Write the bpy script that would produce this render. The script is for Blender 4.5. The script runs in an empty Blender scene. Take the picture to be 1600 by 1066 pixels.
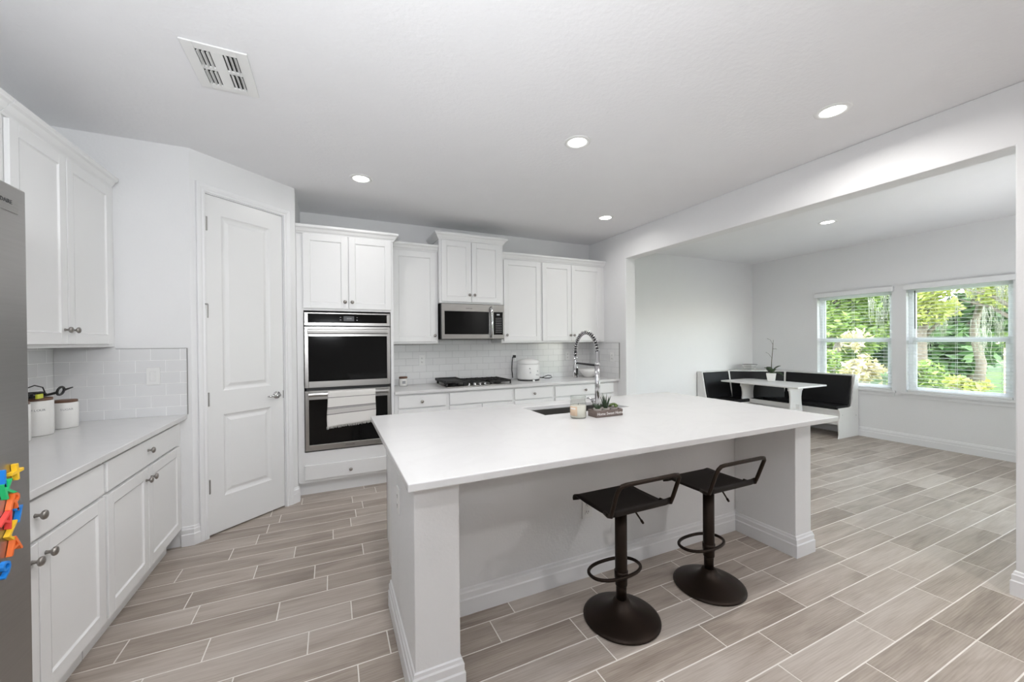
import bpy, bmesh, math, random
from mathutils import Vector, Matrix
random.seed(7)
R = math.radians
scene = bpy.context.scene
COL = scene.collection
PI = math.pi

# ------------------------------------------------------------------ camera
F_PX, YAW, PITCH, ROLL, CAM_H = 610.31, -0.4336, -0.0060, -0.0085, 1.398
fw = Vector((-math.sin(YAW), math.cos(YAW), 0)); rt = Vector((math.cos(YAW), math.sin(YAW), 0)); up = Vector((0, 0, 1))
fw2 = fw*math.cos(PITCH) + up*math.sin(PITCH); up2 = up*math.cos(PITCH) - fw*math.sin(PITCH)
rt3 = rt*math.cos(ROLL) + up2*math.sin(ROLL); up3 = up2*math.cos(ROLL) - rt*math.sin(ROLL)
cd = bpy.data.cameras.new('camera'); cam = bpy.data.objects.new('camera', cd); COL.objects.link(cam)
cd.sensor_fit = 'HORIZONTAL'; cd.sensor_width = 36; cd.lens = F_PX*36/1600
cd.shift_y = 4.98/1600; cd.clip_start = 0.02; cd.clip_end = 200
m = Matrix((rt3, up3, -fw2)).transposed().to_4x4(); m.translation = (0, 0, CAM_H); cam.matrix_world = m
scene.camera = cam

# ------------------------------------------------------------------ world, sun, exposure
w = bpy.data.worlds.new('world'); scene.world = w; w.use_nodes = True
nt = w.node_tree; bg = nt.nodes['Background']
sky = nt.nodes.new('ShaderNodeTexSky'); sky.sky_type = 'NISHITA'; sky.sun_disc = False; sky.sun_elevation = R(50); sky.sun_rotation = R(200)
hs = nt.nodes.new('ShaderNodeHueSaturation'); hs.inputs['Saturation'].default_value = .45
nt.links.new(sky.outputs[0], hs.inputs['Color']); nt.links.new(hs.outputs[0], bg.inputs[0]); bg.inputs[1].default_value = 2.05
sd = bpy.data.lights.new('sun', 'SUN'); sd.energy = 3.4; sd.angle = R(1.5); sd.color = (1, .96, .88)
sun = bpy.data.objects.new('sun', sd); COL.objects.link(sun); sun.location = (-5, 0, 12)
sun.rotation_euler = Vector((0.70, -0.10, -0.70)).to_track_quat('-Z', 'Y').to_euler()
def area(name, loc, direction, sx, sy, energy, color=(1, 1, 1)):
    d = bpy.data.lights.new(name, 'AREA'); d.shape = 'RECTANGLE'; d.size = sx; d.size_y = sy; d.energy = energy; d.color = color
    o = bpy.data.objects.new(name, d); COL.objects.link(o); o.location = loc
    o.rotation_euler = Vector(direction).to_track_quat('-Z', 'Y').to_euler(); return o
# fill light added for even brightness, standing in for a ceiling-bounced flash
area('added_flash_fill', (-.05, -.30, 1.66), (-.20, .58, .85), .40, .22, 66, (.93, .965, 1)).data.spread = R(178)
# uplight added to brighten the nook, standing for daylight from an unseen patio door
area('added_nook_uplight', (5.35, .9, 1.2), (0, .10, 1), 1.1, .8, 13, (.97, .985, 1))
CAN_W = 10.5
vs = scene.view_settings
vs.view_transform = 'Standard'; vs.look = 'None'; vs.gamma = 1; vs.exposure = 0.0; vs.use_curve_mapping = False

# ------------------------------------------------------------------ materials
def new_mat(name):
    mt = bpy.data.materials.new(name); mt.use_nodes = True
    return mt, mt.node_tree, mt.node_tree.nodes['Principled BSDF']
def mat(name, col, rough=.5, metal=0, var=.04, vscale=6, bump=0, bscale=80, stretch=None, spec=None, coat=0, trans=0, ior=None):
    mt, t, p = new_mat(name); N = t.nodes; L = t.links
    tc = N.new('ShaderNodeTexCoord'); src = tc.outputs['Object']
    if stretch:
        mp = N.new('ShaderNodeMapping'); mp.inputs['Scale'].default_value = stretch; L.new(src, mp.inputs[0]); src = mp.outputs[0]
    nz = N.new('ShaderNodeTexNoise'); nz.inputs['Scale'].default_value = vscale; nz.inputs['Detail'].default_value = 4; L.new(src, nz.inputs[0])
    mx = N.new('ShaderNodeMix'); mx.data_type = 'RGBA'
    c = Vector(col[:3])
    mx.inputs[6].default_value = (*(c*(1-var)), 1); mx.inputs[7].default_value = (*[min(1, v*(1+var)) for v in c], 1)
    L.new(nz.outputs[0], mx.inputs[0]); L.new(mx.outputs[2], p.inputs['Base Color'])
    p.inputs['Roughness'].default_value = rough; p.inputs['Metallic'].default_value = metal
    if spec is not None: p.inputs['Specular IOR Level'].default_value = spec
    if coat: p.inputs['Coat Weight'].default_value = coat; p.inputs['Coat Roughness'].default_value = .08
    if trans: p.inputs['Transmission Weight'].default_value = trans
    if ior: p.inputs['IOR'].default_value = ior
    if bump:
        n2 = N.new('ShaderNodeTexNoise'); n2.inputs['Scale'].default_value = bscale; n2.inputs['Detail'].default_value = 3; L.new(src, n2.inputs[0])
        b = N.new('ShaderNodeBump'); b.inputs['Strength'].default_value = bump; b.inputs['Distance'].default_value = .004
        L.new(n2.outputs[0], b.inputs['Height']); L.new(b.outputs[0], p.inputs['Normal'])
    return mt
M = {}
M['wall'] = mat('wall_paint', (.82, .82, .825), .75, var=.012, bump=.25, bscale=70)
M['ceiling'] = mat('ceiling_knockdown', (.86, .86, .875), .85, var=.015, bump=.45, bscale=38)
M['trim'] = mat('trim_paint', (.83, .83, .84), .38, var=.01)
M['cab'] = mat('cabinet_paint', (.83, .83, .83), .36, var=.01)
M['door'] = mat('door_paint', (.80, .80, .80), .32, var=.01)
M['steel'] = mat('brushed_steel', (.40, .39, .375), .30, 1, var=.10, vscale=3, stretch=(2, 2, 90))
M['steel_dark'] = mat('fridge_steel', (.42, .41, .40), .34, 1, var=.06, vscale=3, stretch=(2, 2, 60))
M['chrome'] = mat('polished_chrome', (.56, .56, .57), .10, 1, var=.02)
M['nickel'] = mat('brushed_nickel', (.33, .31, .29), .28, 1, var=.05)
M['hinge'] = mat('satin_nickel_hinge', (.36, .35, .34), .35, 1, var=.05)
M['bglass'] = mat('black_oven_glass', (.004, .004, .004), .06, var=.1, spec=.22)
M['black'] = mat('black_enamel', (.012, .012, .012), .45, var=.1)
M['iron'] = mat('cast_iron', (.012, .011, .011), .6, var=.2, bump=.3, bscale=200)
M['rubber'] = mat('black_rubber', (.015, .015, .016), .5, var=.1)
M['bronze'] = mat('dark_bronze_metal', (.026, .017, .0125), .42, .6, var=.5, vscale=5, spec=.3)
M['seatb'] = mat('dark_bronze_seat', (.014, .010, .0085), .55, .3, var=.3, vscale=9, spec=.3)
M['leather'] = mat('black_leatherette', (.008, .008, .009), .45, var=.15, bump=.25, bscale=160, spec=.25)
M['lam'] = mat('white_laminate', (.78, .77, .76), .42, var=.02)
M['ceramic'] = mat('white_ceramic', (.82, .81, .79), .22, var=.01)
M['wood'] = mat('walnut_lid', (.15, .075, .045), .45, var=.35, vscale=5, stretch=(2, 20, 2))
M['wplastic'] = mat('white_plastic', (.82, .82, .81), .35, var=.01)
M['slot'] = mat('dark_slot', (.03, .03, .03), .7, var=.1)
M['grey'] = mat('grey_print', (.32, .32, .33), .6, var=.05)
M['vinyl'] = None
M['silver'] = mat('pale_grey_print', (.50, .50, .51), .5, var=.04)
M['duct'] = mat('dark_duct', (.02, .02, .02), .9, var=.1)
M['boxwood'] = mat('weathered_grey_wood', (.17, .13, .115), .7, var=.55, vscale=8, stretch=(3, 3, 40), bump=.3)
M['white'] = mat('white_lettering', (.8, .78, .76), .6, var=.02)
M['aloe'] = mat('aloe_green', (.030, .055, .026), .45, var=.3, vscale=20)
M['sedum'] = mat('sedum_green', (.10, .15, .035), .5, var=.4, vscale=40)
M['soil'] = mat('pot_soil', (.05, .035, .025), .9, var=.3, vscale=60)
M['potgrey'] = mat('grey_pot', (.36, .33, .30), .7, var=.15)
M['orchid'] = mat('orchid_leaf', (.035, .06, .022), .4, var=.25)
M['stem'] = mat('brown_stem', (.09, .085, .055), .6, var=.3)
M['wax'] = mat('cream_wax', (.80, .77, .70), .4, var=.02)
M['label'] = mat('kraft_label', (.66, .50, .36), .6, var=.22, vscale=40)
M['yellow_tag'] = mat('yellow_tag', (.62, .66, .06), .5, var=.05)
for n, c in (('yellow', (.85, .52, .03)), ('blue', (.015, .22, .68)), ('green', (.02, .50, .17)), ('orange', (.86, .17, .035)), ('red', (.80, .06, .05))):
    M[n] = mat('magnet_' + n, c, .32, var=.05)
M['grass'] = mat('lawn_grass', (.10, .18, .04), .9, var=.5, vscale=8)
M['bark'] = mat('pale_bark', (.17, .14, .11), .9, var=.4, vscale=12)
M['moss'] = mat('hanging_moss', (.22, .23, .17), .9, var=.3, vscale=20)
M['brick'] = None

def glass(name, col=(1, 1, 1), rough=0.0):
    mt, t, p = new_mat(name)
    N = t.nodes; L = t.links
    tr = N.new('ShaderNodeBsdfTransparent'); gl = N.new('ShaderNodeBsdfGlossy'); mx = N.new('ShaderNodeMixShader'); lw = N.new('ShaderNodeLayerWeight'); pw = N.new('ShaderNodeMath'); pw.operation = 'POWER'; pw.inputs[1].default_value = 3.5; fr = N.new('ShaderNodeMath'); fr.operation = 'MULTIPLY_ADD'; fr.inputs[1].default_value = .45; fr.inputs[2].default_value = .03; L.new(lw.outputs['Facing'], pw.inputs[0]); L.new(pw.outputs[0], fr.inputs[0])
    gl.inputs['Roughness'].default_value = .02; tr.inputs[0].default_value = (*col, 1)
    L.new(fr.outputs[0], mx.inputs[0]); L.new(tr.outputs[0], mx.inputs[1]); L.new(gl.outputs[0], mx.inputs[2])
    L.new(mx.outputs[0], N['Material Output'].inputs[0]); N.remove(p); return mt
def vinyl(name, col, k):
    mt, t, p = new_mat(name); N = t.nodes; L = t.links
    p.inputs['Base Color'].default_value = (*col, 1); p.inputs['Roughness'].default_value = .35
    tl = N.new('ShaderNodeBsdfTranslucent'); tl.inputs[0].default_value = (*col, 1); ms = N.new('ShaderNodeMixShader'); ms.inputs[0].default_value = k
    nz = N.new('ShaderNodeTexNoise'); nz.inputs['Scale'].default_value = 30; bp = N.new('ShaderNodeBump'); bp.inputs['Strength'].default_value = .03; L.new(nz.outputs[0], bp.inputs['Height']); L.new(bp.outputs[0], p.inputs['Normal'])
    L.new(p.outputs[0], ms.inputs[1]); L.new(tl.outputs[0], ms.inputs[2]); L.new(ms.outputs[0], N['Material Output'].inputs[0]); return mt
M['vinyl'] = vinyl('white_vinyl', (.88, .88, .88), .5)
M['slat'] = vinyl('white_slat', (.88, .88, .87), .35)
M['pane'] = glass('window_glass', (.96, .98, .97))
M['jar'] = glass('jar_glass', (.86, .87, .85))

def leafmat(name, a, b, trans=.35):
    mt, t, p = new_mat(name); N = t.nodes; L = t.links
    g = N.new('ShaderNodeNewGeometry'); mx = N.new('ShaderNodeMix'); mx.data_type = 'RGBA'
    mx.inputs[6].default_value = (*a, 1); mx.inputs[7].default_value = (*b, 1)
    L.new(g.outputs['Random Per Island'], mx.inputs[0]); L.new(mx.outputs[2], p.inputs['Base Color']); p.inputs['Roughness'].default_value = .5
    tl = N.new('ShaderNodeBsdfTranslucent'); L.new(mx.outputs[2], tl.inputs[0]); ms = N.new('ShaderNodeMixShader'); ms.inputs[0].default_value = trans
    L.new(p.outputs[0], ms.inputs[1]); L.new(tl.outputs[0], ms.inputs[2]); L.new(ms.outputs[0], N['Material Output'].inputs[0]); return mt
M['leaf_yellow'] = leafmat('yellow_green_leaves', (.27, .32, .055), (.56, .56, .17))
M['leaf_mid'] = leafmat('mid_green_leaves', (.09, .17, .035), (.33, .42, .11))
M['leaf_dark'] = leafmat('deep_green_leaves', (.04, .10, .035), (.14, .24, .08))
M['leaf_cream'] = leafmat('cream_leaves', (.42, .37, .18), (.68, .60, .38))

def emission(name, col, s):
    mt, t, p = new_mat(name); p.inputs['Emission Color'].default_value = (*col, 1); p.inputs['Emission Strength'].default_value = s
    p.inputs['Base Color'].default_value = (.03, .03, .03, 1); return mt
M['lens'] = emission('lit_lens', (1, .98, .95), 14)
M['display'] = emission('oven_display', (.45, .48, .52), .10)
M['digits'] = emission('display_digits', (.9, .93, .95), .40)

def quartz():
    mt, t, p = new_mat('white_quartz'); N = t.nodes; L = t.links
    tc = N.new('ShaderNodeTexCoord'); nz = N.new('ShaderNodeTexNoise'); nz.inputs['Scale'].default_value = 2.2; nz.inputs['Detail'].default_value = 8; nz.inputs['Distortion'].default_value = 1.2
    L.new(tc.outputs['Object'], nz.inputs[0])
    r = N.new('ShaderNodeValToRGB'); e = r.color_ramp.elements
    e[0].position = .44; e[0].color = (.71, .705, .705, 1); e[1].position = .56; e[1].color = (.71, .705, .705, 1)
    k = r.color_ramp.elements.new(.50); k.color = (.695, .69, .69, 1)
    L.new(nz.outputs[0], r.inputs[0]); L.new(r.outputs[0], p.inputs['Base Color']); p.inputs['Roughness'].default_value = .24; return mt
M['quartz'] = quartz()

def tile(name, axis, u0, c1=(.80, .80, .80), c2=(.77, .77, .77), mo=(.52, .52, .52)):
    """glossy white subway tile; axis = horizontal world axis, top row ends at z 1.372"""
    mt, t, p = new_mat(name); N = t.nodes; L = t.links
    g = N.new('ShaderNodeNewGeometry'); s = N.new('ShaderNodeSeparateXYZ'); L.new(g.outputs['Position'], s.inputs[0])
    c = N.new('ShaderNodeCombineXYZ')
    a = N.new('ShaderNodeMath'); a.operation = 'SUBTRACT'; a.inputs[1].default_value = u0; L.new(s.outputs[axis], a.inputs[0])
    b = N.new('ShaderNodeMath'); b.operation = 'SUBTRACT'; b.inputs[1].default_value = 1.372-20*.0793; L.new(s.outputs[2], b.inputs[0])
    L.new(a.outputs[0], c.inputs[0]); L.new(b.outputs[0], c.inputs[1])
    br = N.new('ShaderNodeTexBrick'); br.offset = .5; br.inputs['Scale'].default_value = 1; br.inputs['Brick Width'].default_value = .1575; br.inputs['Row Height'].default_value = .0793
    br.inputs['Mortar Size'].default_value = .0017; br.inputs['Mortar Smooth'].default_value = .15; br.inputs['Bias'].default_value = 0
    br.inputs['Color1'].default_value = (*c1, 1); br.inputs['Color2'].default_value = (*c2, 1); br.inputs['Mortar'].default_value = (*mo, 1)
    L.new(c.outputs[0], br.inputs[0]); L.new(br.outputs[0], p.inputs['Base Color'])
    rr = N.new('ShaderNodeMapRange'); rr.inputs[3].default_value = .14; rr.inputs[4].default_value = .7; L.new(br.outputs[1], rr.inputs[0]); L.new(rr.outputs[0], p.inputs['Roughness'])
    bp = N.new('ShaderNodeBump'); bp.invert = True; bp.inputs['Strength'].default_value = .5; bp.inputs['Distance'].default_value = .003
    L.new(br.outputs[1], bp.inputs['Height']); L.new(bp.outputs[0], p.inputs['Normal']); return mt

def brickmat():
    mt, t, p = new_mat('peach_brick'); N = t.nodes; L = t.links
    tc = N.new('ShaderNodeTexCoord'); br = N.new('ShaderNodeTexBrick'); mp = N.new('ShaderNodeMapping'); mp.inputs['Rotation'].default_value = (R(90), 0, 0)
    L.new(tc.outputs['Object'], mp.inputs[0]); L.new(mp.outputs[0], br.inputs[0])
    br.inputs['Scale'].default_value = 1; br.inputs['Brick Width'].default_value = .2; br.inputs['Row Height'].default_value = .07; br.inputs['Mortar Size'].default_value = .008
    br.inputs['Color1'].default_value = (.62, .38, .24, 1); br.inputs['Color2'].default_value = (.52, .30, .18, 1); br.inputs['Mortar'].default_value = (.55, .48, .40, 1)
    L.new(br.outputs[0], p.inputs['Base Color']); p.inputs['Roughness'].default_value = .9; return mt
M['brick'] = brickmat()

def plankmat():
    mt, t, p = new_mat('wood_look_tile'); N = t.nodes; L = t.links
    at = N.new('ShaderNodeAttribute'); at.attribute_name = 'tone'; sp = N.new('ShaderNodeSeparateColor'); L.new(at.outputs['Color'], sp.inputs[0])
    g = N.new('ShaderNodeNewGeometry')
    off = N.new('ShaderNodeVectorMath'); off.operation = 'MULTIPLY'; off.inputs[1].default_value = (23, 23, 23); L.new(at.outputs['Color'], off.inputs[0])
    ad = N.new('ShaderNodeVectorMath'); ad.operation = 'ADD'; L.new(g.outputs['Position'], ad.inputs[0]); L.new(off.outputs[0], ad.inputs[1])
    def noise(sc, stretch, det, dist=0):
        mp = N.new('ShaderNodeMapping'); mp.inputs['Scale'].default_value = stretch; L.new(ad.outputs[0], mp.inputs[0])
        n = N.new('ShaderNodeTexNoise'); n.inputs['Scale'].default_value = sc; n.inputs['Detail'].default_value = det; n.inputs['Distortion'].default_value = dist; L.new(mp.outputs[0], n.inputs[0]); return n
    n1 = noise(1.6, (1, 6, 1), 5, .8); n2 = noise(6, (1, 22, 1), 6, .3)
    mp = N.new('ShaderNodeMapping'); mp.inputs['Scale'].default_value = (.9, 7, 1); L.new(ad.outputs[0], mp.inputs[0])
    wv = N.new('ShaderNodeTexWave'); wv.wave_type = 'RINGS'; wv.inputs['Scale'].default_value = 5; wv.inputs['Distortion'].default_value = 5; wv.inputs['Detail'].default_value = 3; L.new(mp.outputs[0], wv.inputs[0])
    def mul(a, k):
        x = N.new('ShaderNodeMath'); x.operation = 'MULTIPLY'; x.inputs[1].default_value = k; L.new(a, x.inputs[0]); return x.outputs[0]
    def add(a, b):
        x = N.new('ShaderNodeMath'); x.operation = 'ADD'; L.new(a, x.inputs[0]); L.new(b, x.inputs[1]); return x.outputs[0]
    v = add(add(mul(n1.outputs[0], .72), mul(n2.outputs[0], .40)), add(mul(sp.outputs[0], .22), mul(wv.outputs[0], .06)))
    r = N.new('ShaderNodeValToRGB'); e = r.color_ramp.elements
    e[0].position = .42; e[0].color = (.235, .190, .160, 1); e[1].position = .92; e[1].color = (.545, .485, .435, 1)
    k = e.new(.67); k.color = (.405, .345, .295, 1)
    L.new(v, r.inputs[0]); L.new(r.outputs[0], p.inputs['Base Color']); p.inputs['Roughness'].default_value = .42
    bp = N.new('ShaderNodeBump'); bp.inputs['Strength'].default_value = .08; bp.inputs['Distance'].default_value = .002; L.new(n2.outputs[0], bp.inputs['Height']); L.new(bp.outputs[0], p.inputs['Normal'])
    return mt
M['plank'] = plankmat()
M['grout'] = mat('pale_grout', (.82, .78, .73), .9, var=.05, vscale=20)

def towelmat():
    mt, t, p = new_mat('striped_towel_cloth'); N = t.nodes; L = t.links
    g = N.new('ShaderNodeUVMap'); s = N.new('ShaderNodeSeparateXYZ'); L.new(g.outputs[0], s.inputs[0])
    r = N.new('ShaderNodeValToRGB'); r.color_ramp.interpolation = 'CONSTANT'; e = r.color_ramp.elements
    W = (.80, .78, .75, 1); D = (.20, .19, .19, 1); G = (.60, .58, .56, 1)
    stops = [(0, W), (.225, D), (.24, W), (.485, D), (.51, G), (.525, D), (.54, G), (.665, D), (.685, W)]
    e[0].color = W; e[1].position = .999; e[1].color = W
    for q, c in stops[1:]:
        x = e.new(q); x.color = c
    L.new(s.outputs[1], r.inputs[0]); L.new(r.outputs[0], p.inputs['Base Color']); p.inputs['Roughness'].default_value = .95
    nz = N.new('ShaderNodeTexNoise'); nz.inputs['Scale'].default_value = 300; bp = N.new('ShaderNodeBump'); bp.inputs['Strength'].default_value = .5; bp.inputs['Distance'].default_value = .003
    L.new(nz.outputs[0], bp.inputs['Height']); L.new(bp.outputs[0], p.inputs['Normal']); return mt
M['towel'] = towelmat()

def bowlmat():
    mt, t, p = new_mat('banded_bowl_glaze'); N = t.nodes; L = t.links
    tc = N.new('ShaderNodeTexCoord'); wv = N.new('ShaderNodeTexWave'); wv.bands_direction = 'Z'; wv.inputs['Scale'].default_value = 9; L.new(tc.outputs['Object'], wv.inputs[0])
    r = N.new('ShaderNodeValToRGB'); r.color_ramp.elements[0].color = (.30, .30, .30, 1); r.color_ramp.elements[1].position = .45; r.color_ramp.elements[1].color = (.72, .72, .71, 1)
    L.new(wv.outputs[0], r.inputs[0]); L.new(r.outputs[0], p.inputs['Base Color']); p.inputs['Roughness'].default_value = .35; return mt
M['bowl'] = bowlmat()

# ------------------------------------------------------------------ mesh builder
class MB:
    def __init__(self): self.v = []; self.f = []; self.s = []; self.uv = {}
    def add(self, vs, fs, smooth=False):
        o = len(self.v); self.v += [tuple(x) for x in vs]
        for f in fs: self.f.append(tuple(i+o for i in f)); self.s.append(smooth)
        return self
    def box(self, x0, x1, y0, y1, z0, z1):
        x0, x1 = sorted((x0, x1)); y0, y1 = sorted((y0, y1)); z0, z1 = sorted((z0, z1))
        return self.add([(x0,y0,z0),(x1,y0,z0),(x1,y1,z0),(x0,y1,z0),(x0,y0,z1),(x1,y0,z1),(x1,y1,z1),(x0,y1,z1)],
                        [(0,3,2,1),(4,5,6,7),(0,1,5,4),(1,2,6,5),(2,3,7,6),(3,0,4,7)])
    def hexa(self, b, t):
        """four bottom and four top corners, counter-clockwise seen from above"""
        return self.add(list(b)+list(t), [(0,3,2,1),(4,5,6,7),(0,1,5,4),(1,2,6,5),(2,3,7,6),(3,0,4,7)])
    def prism(self, poly, o, e1, e2, n, h, smooth=False):
        o, e1, e2, n = Vector(o), Vector(e1), Vector(e2), Vector(n); k = len(poly)
        a = [o+e1*p[0]+e2*p[1] for p in poly]; b = [q+n*h for q in a]
        if e1.cross(e2).dot(n)*h < 0: a, b = b, a
        area2 = sum(poly[i][0]*poly[(i+1)%k][1]-poly[(i+1)%k][0]*poly[i][1] for i in range(k))
        fs = [tuple(range(k-1, -1, -1)), tuple(range(k, 2*k))] + [(i, (i+1)%k, k+(i+1)%k, k+i) for i in range(k)]
        if area2 < 0: fs = [f[::-1] for f in fs]
        return self.add(a+b, fs, smooth)
    def tube(self, pts, r, seg=10, closed=False, caps=True):
        pts = [Vector(p) for p in pts]; n = len(pts); rr = r if isinstance(r, (list, tuple)) else [r]*n
        vs = []; prev = None
        for i, p in enumerate(pts):
            a = pts[i-1] if (i or closed) else p; b = pts[(i+1) % n] if (i < n-1 or closed) else p
            d = (b-a).normalized()
            if prev is None:
                u = d.orthogonal().normalized()
            else:
                u = prev - d*prev.dot(d); u = u.normalized() if u.length > 1e-6 else d.orthogonal().normalized()
            prev = u; w_ = d.cross(u)
            for k in range(seg):
                t = 2*PI*k/seg; vs.append(p+(u*math.cos(t)+w_*math.sin(t))*rr[i])
        fs = []
        for i in range(n if closed else n-1):
            j = (i+1) % n
            for k in range(seg): fs.append((i*seg+k, i*seg+(k+1) % seg, j*seg+(k+1) % seg, j*seg+k))
        if caps and not closed: fs += [tuple(range(seg-1, -1, -1)), tuple(range((n-1)*seg, n*seg))]
        return self.add(vs, fs, True)
    def lathe(self, prof, c=(0, 0, 0), ax=(0, 0, 1), seg=32, smooth=True):
        c, ax = Vector(c), Vector(ax).normalized(); u = ax.orthogonal().normalized(); w_ = ax.cross(u); vs = []
        for r, h in prof:
            for k in range(seg):
                t = 2*PI*k/seg; vs.append(c+ax*h+(u*math.cos(t)+w_*math.sin(t))*max(r, 1e-5))
        fs = [(i*seg+k, i*seg+(k+1) % seg, (i+1)*seg+(k+1) % seg, (i+1)*seg+k) for i in range(len(prof)-1) for k in range(seg)]
        return self.add(vs, fs, smooth)
    def cyl(self, c, r, h, ax=(0, 0, 1), seg=24):
        return self.lathe([(0, 0), (r, 0), (r, h), (0, h)], c, ax, seg, False)
    def ball(self, c, rx, ry, rz, seg=14, rings=9):
        vs = []; fs = []
        for i in range(rings+1):
            t = PI*i/rings
            for k in range(seg):
                q = 2*PI*k/seg; vs.append((c[0]+rx*math.sin(t)*math.cos(q), c[1]+ry*math.sin(t)*math.sin(q), c[2]-rz*math.cos(t)))
        for i in range(rings):
            for k in range(seg): fs.append((i*seg+k, i*seg+(k+1) % seg, (i+1)*seg+(k+1) % seg, (i+1)*seg+k))
        return self.add(vs, fs, True)
    def sweep(self, path, prof, o, e1, e2, n, closed=False, side=1):
        """mitred moulding: path in the plane (e1,e2); profile (offset to the right of travel * side, height along n)"""
        o, e1, e2, n = Vector(o), Vector(e1), Vector(e2), Vector(n)
        P2 = [Vector(p) for p in path]; k = len(P2); m_ = len(prof); vs = []
        for i, p in enumerate(P2):
            dp = (p-P2[i-1]).normalized() if (i or closed) else None
            dn = (P2[(i+1) % k]-p).normalized() if (i < k-1 or closed) else None
            if dp is None: dp = dn
            if dn is None: dn = dp
            np_, nn = Vector((dp.y, -dp.x))*side, Vector((dn.y, -dn.x))*side
            mt_ = (np_+nn); mt_ = mt_/max(1e-6, mt_.dot(np_)) if mt_.length > 1e-6 else np_
            for off, h in prof:
                q = p+mt_*off; vs.append(o+e1*q.x+e2*q.y+n*h)
        fs = []
        for i in range(k if closed else k-1):
            j = (i+1) % k
            for a in range(m_):
                b = (a+1) % m_; fs.append((i*m_+a, j*m_+a, j*m_+b, i*m_+b))
        if not closed: fs += [tuple(range(m_)), tuple(range((k-1)*m_+m_-1, (k-1)*m_-1, -1))]
        return self.add(vs, fs)
    def text(self, s, size, o, e1, e2, depth=.001, align='CENTER'):
        cu = bpy.data.curves.new('t', 'FONT'); cu.body = s; cu.size = size; cu.align_x = align; cu.align_y = 'CENTER'; cu.extrude = depth/2; cu.resolution_u = 2
        ob = bpy.data.objects.new('t', cu); COL.objects.link(ob)
        me = bpy.data.meshes.new_from_object(ob); e1, e2 = Vector(e1).normalized(), Vector(e2).normalized(); n = e1.cross(e2); o = Vector(o)
        self.add([o+e1*v.co.x+e2*v.co.y+n*v.co.z for v in me.vertices], [tuple(p.vertices) for p in me.polygons])
        bpy.data.objects.remove(ob); bpy.data.curves.remove(cu); bpy.data.meshes.remove(me); return self
    def build(self, name, material, parent=None, bevel=0, seg=2, loc=None, fix=True, solid=0):
        me = bpy.data.meshes.new(name); off = Vector((0, 0, 0))
        pr = parent
        while pr is not None: off += pr.location; pr = pr.parent
        if loc is not None: off += Vector(loc)
        me.from_pydata([tuple(Vector(v)-off) for v in self.v], [], self.f); me.update()
        me.polygons.foreach_set('use_smooth', self.s)
        if fix:
            b = bmesh.new(); b.from_mesh(me); bmesh.ops.recalc_face_normals(b, faces=b.faces); b.to_mesh(me); b.free()
        me.materials.append(M[material] if isinstance(material, str) else material)
        o = bpy.data.objects.new(name, me); COL.objects.link(o)
        if parent is not None: o.parent = parent
        if loc is not None: o.location = loc
        if solid:
            q = o.modifiers.new('solidify', 'SOLIDIFY'); q.thickness = solid; q.offset = 0
        if bevel:
            q = o.modifiers.new('bevel', 'BEVEL'); q.width = bevel; q.segments = seg; q.limit_method = 'ANGLE'; q.angle_limit = R(40)
        if any(self.s):
            pass
        return o

def tag(o, label, cat, group=None):
    o['label'] = label; o['category'] = cat
    if group: o['group'] = group
    return o
def thing(name, loc, label, cat, group=None, rz=0):
    o = bpy.data.objects.new(name, None); COL.objects.link(o); o.location = loc; o.rotation_euler = (0, 0, rz); o.empty_display_size = .05
    return tag(o, label, cat, group)
def struct(o): o['kind'] = 'structure'; return o
def local(o):
    """build children of o in o's own coordinates"""
    return o
class Loc(MB):
    """builder whose coordinates are already those of the parent thing"""
    def build(self, name, material, parent=None, **k):
        me_off = Vector((0, 0, 0)); pr = parent
        while pr is not None: me_off += pr.location; pr = pr.parent
        self.v = [tuple(Vector(v)+me_off) for v in self.v]
        return MB.build(self, name, material, parent, **k)
def copy_tree(o, parent=None):
    c = o.copy(); COL.objects.link(c); c.parent = parent
    for ch in list(o.children): copy_tree(ch, c)
    return c
X_, Y_, Z_ = (1, 0, 0), (0, 1, 0), (0, 0, 1)

# ------------------------------------------------------------------ dimensions (metres)
XL, YP, XR, YB, ZC = -1.578, 3.413, 3.3555, 4.602, 2.766
XRO = 3.512                     # far side of the header wall
P1 = Vector((-.8853, 3.413)); P2 = Vector((-.2797, 3.929)); DL = (P2-P1).length; D1 = (P2-P1)/DL; DN = Vector((D1.y, -D1.x))
XW, YJ, YN, ZB = 6.94, 3.844, .772, 2.433
YS = -4.2; YNS = .45
CT = .914

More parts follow.
